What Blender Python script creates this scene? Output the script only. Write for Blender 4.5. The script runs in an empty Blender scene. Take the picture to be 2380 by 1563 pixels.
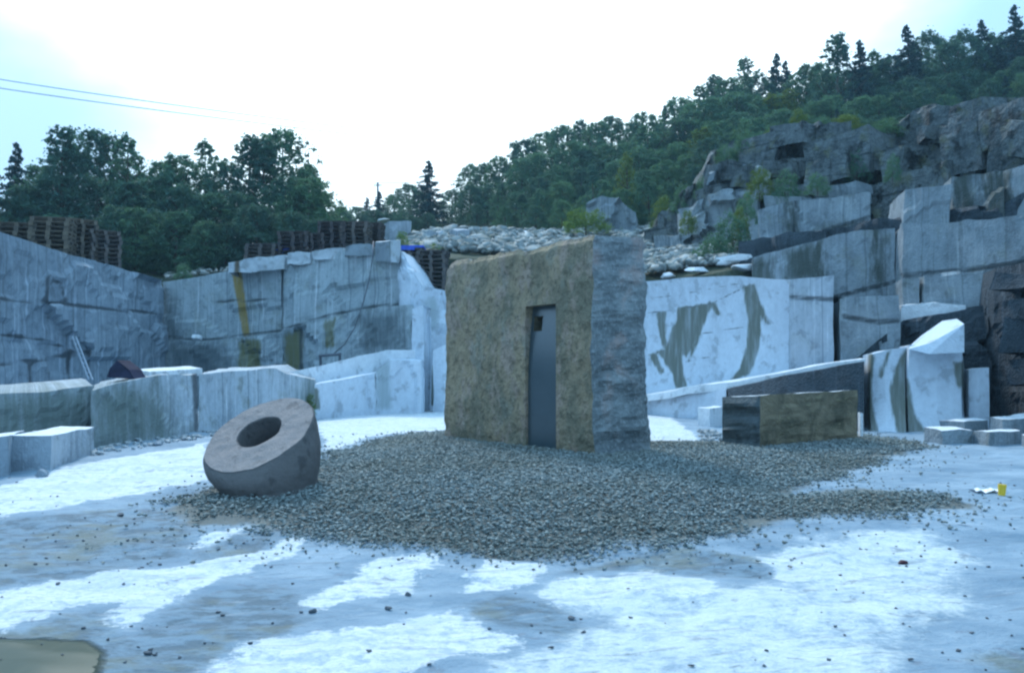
import bpy, math, random
import numpy as np
from mathutils import Vector, Matrix
R = math.radians
sc = bpy.context.scene
C = sc.collection
random.seed(7)
rng = np.random.default_rng(11)

# ------------------------------------------------------------------ camera
F = 2000.0                      # focal length in units of a 2380 px wide picture
CAMZ = 1.6
PITCH = math.atan(88.5 / F)
cd = bpy.data.cameras.new('camera'); cam = bpy.data.objects.new('camera', cd); C.objects.link(cam)
cd.sensor_width = 36; cd.lens = 36 * F / 2380; cd.clip_start = 0.05; cd.clip_end = 3000
cam.location = (0, 0, CAMZ); cam.rotation_euler = (math.pi / 2 + PITCH, 0, 0)
sc.camera = cam

# ------------------------------------------------------------------ world, sun, exposure
SUN_EL, SUN_AZ = R(46), R(-22)          # azimuth measured from +Y towards +X
sund = Vector((math.sin(SUN_AZ) * math.cos(SUN_EL), math.cos(SUN_AZ) * math.cos(SUN_EL), math.sin(SUN_EL)))
w = bpy.data.worlds.new('World'); sc.world = w; w.use_nodes = True
nt = w.node_tree; nt.nodes.clear()
def N(nt, t, **k):
    n = nt.nodes.new(t)
    for a, b in k.items():
        setattr(n, a, b)
    return n
def L(nt, a, b): nt.links.new(a, b)
out = N(nt, 'ShaderNodeOutputWorld'); bg = N(nt, 'ShaderNodeBackground')
sky = N(nt, 'ShaderNodeTexSky', sky_type='NISHITA', sun_disc=False, sun_elevation=SUN_EL, sun_rotation=SUN_AZ)
sky.air_density = 1.0; sky.dust_density = 1.0; sky.ozone_density = 2.0
tc = N(nt, 'ShaderNodeTexCoord')
dot = N(nt, 'ShaderNodeVectorMath', operation='DOT_PRODUCT'); L(nt, tc.outputs['Generated'], dot.inputs[0])
gd = Vector((-0.02, 0.93, 0.36)).normalized(); dot.inputs[1].default_value = gd
no = N(nt, 'ShaderNodeTexNoise'); no.inputs['Scale'].default_value = 2.6; no.inputs['Detail'].default_value = 5; no.inputs['Roughness'].default_value = .5
mp = N(nt, 'ShaderNodeMapping'); mp.inputs['Scale'].default_value = (1, 1, 2.2); L(nt, tc.outputs['Generated'], mp.inputs[0]); L(nt, mp.outputs[0], no.inputs['Vector'])
ad = N(nt, 'ShaderNodeMath', operation='MULTIPLY_ADD'); L(nt, no.outputs[0], ad.inputs[0]); ad.inputs[1].default_value = .22; L(nt, dot.outputs['Value'], ad.inputs[2])
mr = N(nt, 'ShaderNodeMapRange'); mr.interpolation_type = 'SMOOTHSTEP'
mr.inputs['From Min'].default_value = .972; mr.inputs['From Max'].default_value = 1.085; L(nt, ad.outputs[0], mr.inputs[0])
cl = N(nt, 'ShaderNodeMix', data_type='RGBA'); cl.inputs['A'].default_value = (3.1, 5.5, 7.9, 1); cl.inputs['B'].default_value = (10.5, 13.2, 14.5, 1)
L(nt, mr.outputs[0], cl.inputs['Factor'])
sx = N(nt, 'ShaderNodeSeparateXYZ'); L(nt, tc.outputs['Generated'], sx.inputs[0]); ez = N(nt, 'ShaderNodeMapRange'); L(nt, sx.outputs[2], ez.inputs[0])
ez.inputs['From Min'].default_value = 0; ez.inputs['From Max'].default_value = .9; ez.inputs['To Min'].default_value = .72; ez.inputs['To Max'].default_value = 1.4
zc = N(nt, 'ShaderNodeVectorMath', operation='SCALE'); L(nt, cl.outputs['Result'], zc.inputs[0]); L(nt, ez.outputs[0], zc.inputs['Scale'])
mx = N(nt, 'ShaderNodeMix', data_type='RGBA'); mx.inputs['Factor'].default_value = .82
L(nt, sky.outputs[0], mx.inputs['A']); L(nt, zc.outputs[0], mx.inputs['B'])
L(nt, mx.outputs['Result'], bg.inputs[0]); bg.inputs[1].default_value = 0.14
L(nt, bg.outputs[0], out.inputs[0])

sl = bpy.data.lights.new('sun', 'SUN'); so = bpy.data.objects.new('sun', sl); C.objects.link(so)
sl.energy = 2.0; sl.angle = R(10); sl.color = (1.0, .97, .93)
so.rotation_euler = sund.to_track_quat('Z', 'Y').to_euler(); so.location = (0, 0, 60)

sc.view_settings.view_transform = 'Standard'; sc.view_settings.look = 'None'
sc.view_settings.exposure = 0.43; sc.view_settings.gamma = 1.0; sc.view_settings.use_curve_mapping = False
sc.render.filter_size = 2.1
sc.cycles.filter_width = 2.4
sc.cycles.use_denoising = True
sc.cycles.max_bounces = 6; sc.cycles.diffuse_bounces = 3; sc.cycles.transmission_bounces = 2; sc.cycles.transparent_max_bounces = 4

# ------------------------------------------------------------------ maths helpers
FW = np.array([0, math.cos(PITCH), math.sin(PITCH)]); UP = np.array([0, -math.sin(PITCH), math.cos(PITCH)]); RX = np.array([1., 0, 0])
CP = np.array([0, 0, CAMZ])
def ray(px, py): return FW + RX * ((px - 1190) / F) + UP * ((781 - py) / F)
def at(px, py, d):
    r = ray(px, py); return CP + r * (d / r[1])
def onplane(px, py, P, Q):
    """hit with the vertical plane through P and Q"""
    n = np.array([-(Q[1] - P[1]), Q[0] - P[0], 0]); r = ray(px, py)
    return CP + r * (np.dot(n, P - CP) / np.dot(n, r))
def proj(p):
    q = p - CP; z = q @ FW
    return np.stack([1190 + F * (q @ RX) / z, 781 - F * (q @ UP) / z], -1)
def _h(i, j, k, s):
    n = (i.astype(np.int64) * 374761393 + j.astype(np.int64) * 668265263 + k.astype(np.int64) * 2147483647 + s * 1274126177) & 0xffffffff
    n = ((n ^ (n >> 13)) * 1274126177) & 0xffffffff
    n = (n ^ (n >> 16)) & 0xffffff
    return n / float(0xffffff)
def vnoise(p, s=0):
    f = np.floor(p); t = p - f; t = t * t * (3 - 2 * t); i, j, k = f[..., 0], f[..., 1], f[..., 2]
    r = 0
    for a in (0, 1):
        for b in (0, 1):
            for c in (0, 1):
                wt = (t[..., 0] if a else 1 - t[..., 0]) * (t[..., 1] if b else 1 - t[..., 1]) * (t[..., 2] if c else 1 - t[..., 2])
                r = r + wt * _h(i + a, j + b, k + c, s)
    return r * 2 - 1
def fbm(p, s=0, o=3):
    r = 0; a = 1; tot = 0
    for q in range(o):
        r = r + a * vnoise(p * 2.03 ** q, s + q * 17); tot += a; a *= .5
    return r / tot
def cells(u, v, s=0):
    """boxy cellular value: random level per jittered cell (chebyshev)"""
    iu, iv = np.floor(u), np.floor(v); best = np.full(u.shape, 9.); val = np.zeros(u.shape)
    z0 = np.zeros_like(iu)
    for a in (-1, 0, 1):
        for b in (-1, 0, 1):
            cu = iu + a; cv = iv + b
            x = cu + .5 + .8 * (_h(cu, cv, z0, s) - .5); y = cv + .5 + .8 * (_h(cu, cv, z0 + 1, s) - .5)
            d = np.maximum(abs(u - x), abs(v - y)); m = d < best
            best = np.where(m, d, best); val = np.where(m, _h(cu, cv, z0 + 2, s), val)
    return val
def sdpoly(P, poly):
    """signed distance, positive inside"""
    poly = np.asarray(poly, float); x, y = P[:, 0], P[:, 1]; d = np.full(len(P), 1e9); ins = np.zeros(len(P), bool)
    for a, b in zip(poly, np.roll(poly, -1, 0)):
        e = b - a; wv = P - a; t = np.clip((wv @ e) / max(e @ e, 1e-9), 0, 1); q = wv - t[:, None] * e
        d = np.minimum(d, np.hypot(q[:, 0], q[:, 1]))
        c = ((a[1] > y) != (b[1] > y)); den = (b[1] - a[1]) or 1e-9
        ins ^= c & (x < (b[0] - a[0]) * (y - a[1]) / den + a[0])
    return np.where(ins, d, -d)
def dline(P, pl):
    pl = np.asarray(pl, float); d = np.full(len(P), 1e9)
    for a, b in zip(pl[:-1], pl[1:]):
        e = b - a; wv = P - a; t = np.clip((wv @ e) / max(e @ e, 1e-9), 0, 1); q = wv - t[:, None] * e
        d = np.minimum(d, np.hypot(q[:, 0], q[:, 1]))
    return d
def sstep(a, b, x):
    t = np.clip((x - a) / (b - a), 0, 1); return t * t * (3 - 2 * t)

# ------------------------------------------------------------------ object helpers
def tag(o, label=None, cat=None, group=None, kind=None):
    if label: o['label'] = label
    if cat: o['category'] = cat
    if group: o['group'] = group
    if kind: o['kind'] = kind
    return o
def empty(name, loc, label=None, cat=None, group=None, kind=None):
    o = bpy.data.objects.new(name, None); C.objects.link(o); o.location = Vector(loc); o.empty_display_size = .2
    return tag(o, label, cat, group, kind)
class MB:
    def __init__(s): s.v = []; s.f = []; s.n = 0; s.uv = []; s.mi = []; s.at = {}
    def add(s, v, f, uv=None, mi=0):
        v = np.asarray(v, float).reshape(-1, 3); f = [tuple(int(i) + s.n for i in q) for q in f]
        s.v.append(v); s.f += f; s.n += len(v); s.uv.append(np.zeros((len(v), 2)) if uv is None else np.asarray(uv, float).reshape(-1, 2)); s.mi += [mi] * len(f)
    def grid(s, P, uv=None, mi=0, flip=False):
        a, b = P.shape[:2]; idx = np.arange(a * b).reshape(a, b)
        q = np.stack([idx[:-1, :-1], idx[1:, :-1], idx[1:, 1:], idx[:-1, 1:]], -1).reshape(-1, 4)
        if flip: q = q[:, ::-1]
        s.add(P.reshape(-1, 3), q, uv, mi)
    def box(s, c, e, rot=None):
        c = np.array(c, float); e = np.array(e, float) / 2
        v = np.array([[x, y, z] for x in (-1, 1) for y in (-1, 1) for z in (-1, 1)]) * e
        if rot is not None: v = v @ np.array(rot).T
        s.add(v + c, [(0, 1, 3, 2), (4, 6, 7, 5), (0, 4, 5, 1), (2, 3, 7, 6), (0, 2, 6, 4), (1, 5, 7, 3)])
    def tube(s, pts, r, n=6):
        pts = [np.asarray(p, float) for p in pts]; rs = r if hasattr(r, '__len__') else [r] * len(pts); V = []
        for i, p in enumerate(pts):
            t = pts[min(i + 1, len(pts) - 1)] - pts[max(i - 1, 0)]; t = t / np.linalg.norm(t)
            a = np.cross(t, [0, 0, 1.]) if abs(t[2]) < .95 else np.cross(t, [1., 0, 0]); a /= np.linalg.norm(a); b = np.cross(t, a)
            for k in range(n):
                th = 2 * math.pi * k / n; V.append(p + rs[i] * (math.cos(th) * a + math.sin(th) * b))
        f = [(i * n + k, i * n + (k + 1) % n, (i + 1) * n + (k + 1) % n, (i + 1) * n + k) for i in range(len(pts) - 1) for k in range(n)]
        f += [tuple(range(n))[::-1], tuple(range((len(pts) - 1) * n, len(pts) * n))]
        s.add(V, f)
    def build(s, name, mats, parent=None, smooth=False, origin=True, weld=0.0):
        v = np.concatenate(s.v); uv = np.concatenate(s.uv)
        loc = np.zeros(3)
        if parent is not None:
            loc = np.array(parent.location)
            q = parent.parent
            while q is not None: loc = loc + np.array(q.location); q = q.parent
        elif origin: loc = np.array([v[:, 0].mean(), v[:, 1].mean(), v[:, 2].min()])
        me = bpy.data.meshes.new(name); me.from_pydata((v - loc).tolist(), [], s.f)
        ul = me.uv_layers.new(name='UVMap'); li = np.zeros(len(me.loops), np.int32); me.loops.foreach_get('vertex_index', li)
        ul.data.foreach_set('uv', uv[li].astype(np.float32).ravel())
        for m in (mats if isinstance(mats, (list, tuple)) else [mats]): me.materials.append(m)
        if any(s.mi): me.polygons.foreach_set('material_index', np.array(s.mi, np.int32))
        for k, a in s.at.items():
            A = me.attributes.new(k, 'FLOAT', 'POINT'); A.data.foreach_set('value', np.asarray(a, np.float32))
        if smooth: me.polygons.foreach_set('use_smooth', np.ones(len(s.f), bool))
        if weld:
            import bmesh
            bm = bmesh.new(); bm.from_mesh(me); bmesh.ops.remove_doubles(bm, verts=bm.verts, dist=weld); bm.to_mesh(me); bm.free()
        me.update()
        o = bpy.data.objects.new(name, me); C.objects.link(o)
        if parent is not None: o.parent = parent
        else: o.location = loc
        return o

# ------------------------------------------------------------------ materials
def newmat(name):
    m = bpy.data.materials.new(name); m.use_nodes = True; nt = m.node_tree
    b = nt.nodes['Principled BSDF']; b.inputs['Specular IOR Level'].default_value = .3
    return m, nt, b
def noise(nt, vec, scale, detail=4, rough=.55, stretch=None, dist=0):
    n = N(nt, 'ShaderNodeTexNoise'); n.inputs['Scale'].default_value = scale; n.inputs['Detail'].default_value = detail
    n.inputs['Roughness'].default_value = rough; n.inputs['Distortion'].default_value = dist
    if stretch:
        mp = N(nt, 'ShaderNodeMapping'); mp.inputs['Scale'].default_value = stretch; L(nt, vec, mp.inputs[0]); vec = mp.outputs[0]
    L(nt, vec, n.inputs['Vector']); return n.outputs['Fac']
def ramp(nt, x, a, b, lo=0., hi=1., smooth=True):
    m = N(nt, 'ShaderNodeMapRange'); m.interpolation_type = 'SMOOTHSTEP' if smooth else 'LINEAR'
    m.inputs['From Min'].default_value = a; m.inputs['From Max'].default_value = b; m.inputs['To Min'].default_value = lo; m.inputs['To Max'].default_value = hi
    L(nt, x, m.inputs[0]); return m.outputs[0]
def mix(nt, f, a, b, bt='MIX'):
    m = N(nt, 'ShaderNodeMix', data_type='RGBA', blend_type=bt)
    for s_, x in (('Factor', f), ('A', a), ('B', b)):
        if isinstance(x, (int, float)): m.inputs[s_].default_value = x
        elif isinstance(x, tuple): m.inputs[s_].default_value = (*x, 1)
        else: L(nt, x, m.inputs[s_])
    return m.outputs['Result']
def mth(nt, op, a, b=None, c=None):
    m = N(nt, 'ShaderNodeMath', operation=op)
    for i, x in enumerate((a, b, c)):
        if x is None: continue
        if isinstance(x, (int, float)): m.inputs[i].default_value = x
        else: L(nt, x, m.inputs[i])
    return m.outputs[0]
def bump(nt, b, h, strength=.5, dist=.03):
    n = N(nt, 'ShaderNodeBump'); n.inputs['Strength'].default_value = strength; n.inputs['Distance'].default_value = dist
    L(nt, h, n.inputs['Height']); L(nt, n.outputs[0], b.inputs['Normal'])
def attr(nt, name):
    a = N(nt, 'ShaderNodeAttribute'); a.attribute_name = name; return a.outputs['Fac']
def granite(name, light, dark, mott=.5, streak=.4, drill=0., drillc=(.7, .78, .85), speck=.25, rough=.85, bmp=.6, bd=.04,
            stain=None, stainc=(.2, .17, .1), crack=False, lichen=0., fine=1., seams=0., crackw=.085):
    m, nt, b = newmat(name); t = N(nt, 'ShaderNodeTexCoord'); ob = t.outputs['Object']; uv = t.outputs['UV']
    a = noise(nt, ob, .45, 5, .6); c = mix(nt, ramp(nt, a, .5 - .25 / max(mott, .1), .5 + .25 / max(mott, .1)), dark, light)
    st = noise(nt, uv, 1.0, 5, .65, (1.5, .35, 1)); c = mix(nt, mth(nt, 'MULTIPLY', ramp(nt, st, .42, .68), streak), c, tuple(x * .55 for x in dark))
    f1 = noise(nt, ob, 7 * fine, 5, .7); c = mix(nt, mth(nt, 'MULTIPLY', ramp(nt, f1, .35, .65), speck), c, tuple(min(1, x * 1.25) for x in light))
    f2 = noise(nt, ob, 3.1 * fine, 3, .6); c = mix(nt, mth(nt, 'MULTIPLY', ramp(nt, f2, .54, .68), speck * 1.8), c, tuple(x * .5 for x in dark))
    h = mth(nt, 'ADD', f1, noise(nt, ob, 22 * fine, 2, .6))
    if drill:
        dn = noise(nt, uv, 1.0, 2, .5, (8.5, .22, 1)); dm = ramp(nt, dn, .54, .66)
        br = noise(nt, uv, 1.0, 3, .6, (.9, .8, 1)); dm = mth(nt, 'MULTIPLY', dm, ramp(nt, br, .40, .62, .1, .62))
        c = mix(nt, mth(nt, 'MULTIPLY', dm, drill), c, drillc)
        dd = noise(nt, uv, 1.0, 2, .5, (10, .12, 1)); c = mix(nt, mth(nt, 'MULTIPLY', ramp(nt, dd, .58, .66), drill * .6), c, tuple(x * .6 for x in dark))
        h = mth(nt, 'SUBTRACT', h, mth(nt, 'MULTIPLY', dm, .6))
    if seams:
        sn = noise(nt, ob, 1.0, 3, .6, (.35, .35, 5)); c = mix(nt, mth(nt, 'MULTIPLY', ramp(nt, sn, .6, .66), seams), c, tuple(x * .35 for x in dark))
    if lichen:
        ln = noise(nt, ob, 1.6, 5, .65); c = mix(nt, mth(nt, 'MULTIPLY', ramp(nt, ln, .52, .68), lichen), c, (.13, .14, .05))
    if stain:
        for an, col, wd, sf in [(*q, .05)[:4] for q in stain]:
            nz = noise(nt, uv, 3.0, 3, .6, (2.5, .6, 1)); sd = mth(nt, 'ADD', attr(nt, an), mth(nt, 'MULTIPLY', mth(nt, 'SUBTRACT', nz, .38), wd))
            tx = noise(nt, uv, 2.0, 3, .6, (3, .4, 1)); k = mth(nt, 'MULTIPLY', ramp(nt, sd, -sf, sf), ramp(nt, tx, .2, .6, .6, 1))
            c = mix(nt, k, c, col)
    if crack:
        k = ramp(nt, mth(nt, 'ADD', attr(nt, 'crack'), mth(nt, 'MULTIPLY', mth(nt, 'SUBTRACT', noise(nt, ob, 4, 3), .5), .05)), crackw * .25, crackw, 1, 0)
        c = mix(nt, mth(nt, 'MULTIPLY', k, .85), c, tuple(x * .22 for x in dark)); h = mth(nt, 'SUBTRACT', h, k)
    L(nt, c, b.inputs['Base Color']); b.inputs['Roughness'].default_value = rough
    bump(nt, b, h, bmp, bd); return m

M = {}
M['pale'] = granite('pale_granite', (.43, .50, .57), (.24, .30, .36), streak=.45, drill=.9, crack=True, lichen=.12)
M['palerust'] = granite('pale_granite_rust', (.42, .50, .54), (.24, .31, .35), streak=.45, drill=.95, crack=True, lichen=.25, stain=[('rust', (.30, .22, .07), .12), ('pan', (.12, .16, .18), .8, .35), ('moss', (.14, .15, .08), .4, .1)])
M['rowpale'] = granite('row_block_granite', (.50, .57, .62), (.34, .40, .45), streak=.2, stain=[('pan', (.12, .10, .07), .1)], lichen=.15)
M['rowdark'] = granite('grey_row_block', (.25, .31, .35), (.17, .21, .25), streak=.2, lichen=.2)
M['left'] = granite('blue_grey_granite', (.30, .375, .44), (.165, .22, .275), mott=.8, streak=.5, drill=.9, crack=True, drillc=(.5, .6, .72))
M['ledge'] = granite('ledge_granite', (.47, .55, .62), (.26, .32, .37), streak=.6, drill=.95, crack=True, lichen=.3, stain=[('pan', (.13, .175, .17), 1.0, .4), ('top', (.8, .85, .88), .2)])
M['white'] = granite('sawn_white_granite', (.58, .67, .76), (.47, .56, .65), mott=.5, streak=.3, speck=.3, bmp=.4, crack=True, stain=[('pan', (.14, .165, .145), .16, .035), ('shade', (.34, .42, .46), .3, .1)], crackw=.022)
M['top'] = granite('dusty_granite', (.72, .78, .84), (.55, .62, .68), mott=.5, streak=.1, speck=.3, lichen=.05)
M['cliff'] = granite('weathered_cliff', (.15, .185, .195), (.055, .075, .085), mott=1.0, streak=.9, speck=.6, drill=.35, drillc=(.26, .32, .35), bmp=.9, bd=.12, fine=.45, lichen=.45, seams=.7)
M['cliffpale'] = granite('cut_cliff_granite', (.31, .37, .41), (.15, .20, .235), mott=.8, streak=.6, drill=.8, drillc=(.46, .53, .57), crack=True, lichen=.2, stain=[('pan', (.06, .08, .075), .8, .2)], bd=.06)
M['darkrock'] = granite('wet_dark_rock', (.06, .085, .105), (.03, .045, .06), streak=.4, speck=.3, bmp=.8, bd=.08, drill=.25, drillc=(.25, .32, .4))
M['slab'] = granite('brown_slab_face', (.25, .215, .135), (.15, .135, .085), mott=.8, streak=.3, speck=.45, bmp=.7, bd=.035, fine=1.3)
def slabface():
    m, nt, b = newmat('brown_slab_face'); t = N(nt, 'ShaderNodeTexCoord'); ob = t.outputs['Object']
    a = noise(nt, ob, 1.1, 6, .65, (1, 1, .55)); c = mix(nt, ramp(nt, a, .40, .57), (.235, .22, .16), (.42, .335, .225))
    p = noise(nt, ob, 2.4, 5, .7, (1, 1, .5)); c = mix(nt, mth(nt, 'MULTIPLY', ramp(nt, p, .50, .60), .8), c, (.46, .36, .30))
    g_ = noise(nt, ob, 1.7, 5, .65, (1, 1, .7)); c = mix(nt, mth(nt, 'MULTIPLY', ramp(nt, g_, .54, .64), .55), c, (.30, .325, .28))
    f = noise(nt, ob, 11, 5, .75); c = mix(nt, mth(nt, 'MULTIPLY', ramp(nt, f, .48, .62), .6), c, (.10, .095, .065))
    f2 = noise(nt, ob, 26, 3, .7); c = mix(nt, mth(nt, 'MULTIPLY', ramp(nt, f2, .56, .7), .45), c, (.50, .44, .32))
    L(nt, c, b.inputs['Base Color']); b.inputs['Roughness'].default_value = .85
    bump(nt, b, mth(nt, 'ADD', f2, mth(nt, 'MULTIPLY', f, 1.6)), 1.0, .04); return m
M['slab'] = slabface()
M['rubble'] = granite('rubble_stone', (.45, .51, .55), (.24, .28, .30), mott=.6, streak=0, speck=.3, lichen=.15)

def slabside():
    m, nt, b = newmat('split_slab_side'); t = N(nt, 'ShaderNodeTexCoord'); ob = t.outputs['Object']
    a = noise(nt, ob, 1.0, 5, .65, (1.2, 1.2, 1.0)); c = mix(nt, ramp(nt, a, .35, .65), (.12, .15, .165), (.23, .27, .285))
    p = noise(nt, ob, .75, 4, .6, None, .4); c = mix(nt, mth(nt, 'MULTIPLY', ramp(nt, p, .5, .62), .7), c, (.33, .255, .235))
    l = noise(nt, ob, 1.0, 4, .6, (3.5, 3.5, 8)); c = mix(nt, mth(nt, 'MULTIPLY', ramp(nt, l, .5, .68), .4), c, (.10, .125, .135))
    f = noise(nt, ob, 18, 3, .6); c = mix(nt, mth(nt, 'MULTIPLY', ramp(nt, f, .5, .66), .45), c, (.34, .38, .40))
    L(nt, c, b.inputs['Base Color']); b.inputs['Roughness'].default_value = .85
    bump(nt, b, mth(nt, 'SUBTRACT', mth(nt, 'MULTIPLY', f, .4), l), .9, .08); return m
M['side'] = slabside()
def lowface():
    m, nt, b = newmat('mossy_block_face'); t = N(nt, 'ShaderNodeTexCoord'); ob = t.outputs['Object']
    a = noise(nt, ob, 1.6, 5, .65, None, .8); c = mix(nt, ramp(nt, a, .35, .62), (.085, .08, .055), (.20, .17, .115))
    l = noise(nt, ob, 4.5, 4, .6, (1, 1, 2), 1.2); c = mix(nt, mth(nt, 'MULTIPLY', ramp(nt, l, .58, .68), .6), c, (.26, .24, .14))
    L(nt, c, b.inputs['Base Color']); b.inputs['Roughness'].default_value = .85
    bump(nt, b, l, .8, .05); return m
M['lowface'] = lowface()
M['lowside'] = granite('layered_block_side', (.11, .145, .16), (.06, .085, .10), streak=0, speck=.3, seams=.6)
M['pink'] = granite('pink_grey_granite', (.29, .265, .26), (.18, .165, .165), mott=.7, streak=0, speck=.28, fine=2.2, bmp=.6, bd=.02)
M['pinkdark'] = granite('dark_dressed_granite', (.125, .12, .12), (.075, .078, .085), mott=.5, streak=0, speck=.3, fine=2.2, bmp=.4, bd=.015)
def plain(name, col, rough=.6, spec=.3, var=.0, metal=0, scale=4):
    m, nt, b = newmat(name); b.inputs['Roughness'].default_value = rough; b.inputs['Specular IOR Level'].default_value = spec; b.inputs['Metallic'].default_value = metal
    t = N(nt, 'ShaderNodeTexCoord'); n = noise(nt, t.outputs['Object'], scale, 4, .6)
    L(nt, mix(nt, ramp(nt, n, .3, .7), tuple(x * (1 - var) for x in col), tuple(min(1, x * (1 + var)) for x in col)), b.inputs['Base Color']); return m
def polished():
    m, nt, b = newmat('polished_dark_granite'); t = N(nt, 'ShaderNodeTexCoord')
    n = noise(nt, t.outputs['Object'], 40, 3, .6); n2 = noise(nt, t.outputs['Object'], 2.2, 3, .5)
    c = mix(nt, ramp(nt, n, .3, .7), (.010, .034, .050), (.020, .052, .075)); L(nt, c, b.inputs['Base Color'])
    L(nt, ramp(nt, n2, .3, .7, .28, .36), b.inputs['Roughness']); b.inputs['Specular IOR Level'].default_value = 1.0; b.inputs['IOR'].default_value = 1.75; return m
M['polish'] = polished()
def woodmat(name, a, bcol):
    m, nt, b = newmat(name); t = N(nt, 'ShaderNodeTexCoord'); oi = N(nt, 'ShaderNodeObjectInfo')
    n = noise(nt, t.outputs['Object'], 3, 3, .6, (1, 1, 6)); f = mth(nt, 'ADD', ramp(nt, n, .3, .7, 0, .5), mth(nt, 'MULTIPLY', oi.outputs['Random'], .5))
    L(nt, mix(nt, f, a, bcol), b.inputs['Base Color']); b.inputs['Roughness'].default_value = .85; return m
M['wood'] = woodmat('pallet_wood', (.05, .052, .055), (.185, .155, .115))
M['wood2'] = woodmat('grey_pallet_wood', (.05, .055, .065), (.15, .13, .115))
M['wood3'] = woodmat('dark_pallet_wood', (.025, .03, .045), (.09, .075, .07))
M['bark'] = plain('bark', (.09, .08, .065), .9, .2, .4)
M['metal'] = plain('dull_metal', (.35, .42, .5), .5, .4, .1)
M['blackish'] = plain('dark_cover', (.022, .025, .05), .9, .1, .3)
M['blue'] = plain('blue_tarpaulin', (.03, .09, .5), .5, .4, .2)
M['yellow'] = plain('yellow_plastic', (.75, .5, .03), .45, .5, .1)
M['paper'] = plain('white_paper', (.8, .82, .85), .7, .3, .05)
M['cable'] = plain('cable', (.10, .12, .15), .6, .3, .1)
M['cablepale'] = plain('weathered_cable', (.5, .62, .74), .6, .3, .1)
M['redstone'] = plain('red_stone', (.06, .02, .03), .7, .3, .2)
def leaf(name, a, bcol, trans=.35):
    m, nt, b = newmat(name); oi = N(nt, 'ShaderNodeObjectInfo'); f = mth(nt, 'ADD', mth(nt, 'MULTIPLY', attr(nt, 'tint'), .75), mth(nt, 'MULTIPLY', oi.outputs['Random'], .25))
    c = mix(nt, f, a, bcol); L(nt, c, b.inputs['Base Color']); b.inputs['Roughness'].default_value = .7; b.inputs['Specular IOR Level'].default_value = .2
    tr = N(nt, 'ShaderNodeBsdfTranslucent'); L(nt, mix(nt, .5, c, (.12, .2, .02)), tr.inputs[0]); ms = N(nt, 'ShaderNodeMixShader'); ms.inputs[0].default_value = trans
    L(nt, b.outputs[0], ms.inputs[1]); L(nt, tr.outputs[0], ms.inputs[2]); L(nt, ms.outputs[0], nt.nodes['Material Output'].inputs['Surface']); return m
M['leaf'] = leaf('birch_leaves', (.055, .155, .145), (.14, .29, .165))
M['leafdark'] = leaf('dark_leaves', (.034, .11, .12), (.085, .20, .16))
M['needle'] = leaf('spruce_needles', (.018, .055, .075), (.035, .10, .11), .15)
M['leafgold'] = leaf('turning_leaves', (.09, .17, .065), (.20, .26, .075), .4)
M['leaflime'] = leaf('lime_green_leaves', (.10, .20, .06), (.22, .34, .08), .4)

# ------------------------------------------------------------------ ground
YT = [-60, 0, 5, 7, 9, 12, 18, 40, 60]; ZT = [-.6, -.05, .02, .10, .28, .38, .46, .50, .2]
GRAVEL = [(390, 1185), (430, 1155), (520, 1130), (700, 1110), (745, 1075), (850, 1030), (960, 1008), (1060, 1005), (1400, 1030), (1700, 1030), (2000, 1010), (2160, 1035), (2050, 1065), (1960, 1095), (1880, 1130),
          (1830, 1155), (2000, 1140), (2200, 1150), (2250, 1175), (2100, 1190), (1900, 1195), (1780, 1220), (1700, 1245), (1560, 1262), (1420, 1262), (1300, 1285), (1180, 1292), (1050, 1278), (900, 1262), (700, 1240), (560, 1215), (430, 1222)]
def hbase(x, y):
    return np.interp(y, YT, ZT)
def gp(px, py, hf=None):
    """point where the view ray meets the ground"""
    hf = hf or hbase
    r = ray(px, py); d = 2.0
    while d < 300:
        p = CP + r * (d / r[1])
        if p[2] <= hf(p[0], p[1]): return p
        d += .04
    return p
def gpoly(pts): return [gp(a, b)[:2] for a, b in pts]
GR = np.array(gpoly(GRAVEL))
def hground(x, y):
    x = np.asarray(x, float); y = np.asarray(y, float); sh = x.shape; P = np.stack([x.ravel(), y.ravel()], 1)
    sd = sdpoly(P, GR); z = hbase(P[:, 0], P[:, 1])
    z = z + .10 * sstep(-.1, 1.3, sd)
    a = P[:, 0] * .94 - P[:, 1] * .34; b = P[:, 0] * .34 + P[:, 1] * .94      # rock grain runs lower left to upper right
    q = np.stack([a * .5, b * 1.6, a * 0], 1); near = 1 - sstep(16, 30, P[:, 1])
    z = z + (.05 * fbm(q, 3, 3) + .012 * fbm(q * 4, 9, 2)) * near * sstep(-.3, .4, -sd + .3)
    return z.reshape(sh), sd.reshape(sh)
xs = np.concatenate([[-900, -300, -120, -60], np.arange(-30, -8, .35), np.arange(-8, -2.6, .06), np.arange(-2.6, 2.6, .03), np.arange(2.6, 8, .06), np.arange(8, 30, .35), [60, 120, 300, 900]])
ys = np.concatenate([[-900, -200, -60, -20, -5, 0, 1.5], np.arange(2.4, 8, .03), np.arange(8, 15, .06), np.arange(15, 34, .18), [36, 45, 60, 120, 400, 1500]])
X, Y = np.meshgrid(xs, ys, indexing='ij'); Z, SD = hground(X, Y)
mb = MB(); P = np.stack([X, Y, Z], -1); mb.grid(P, uv=np.stack([X, Y], -1))
P2 = np.stack([X.ravel(), Y.ravel()], 1)
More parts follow.
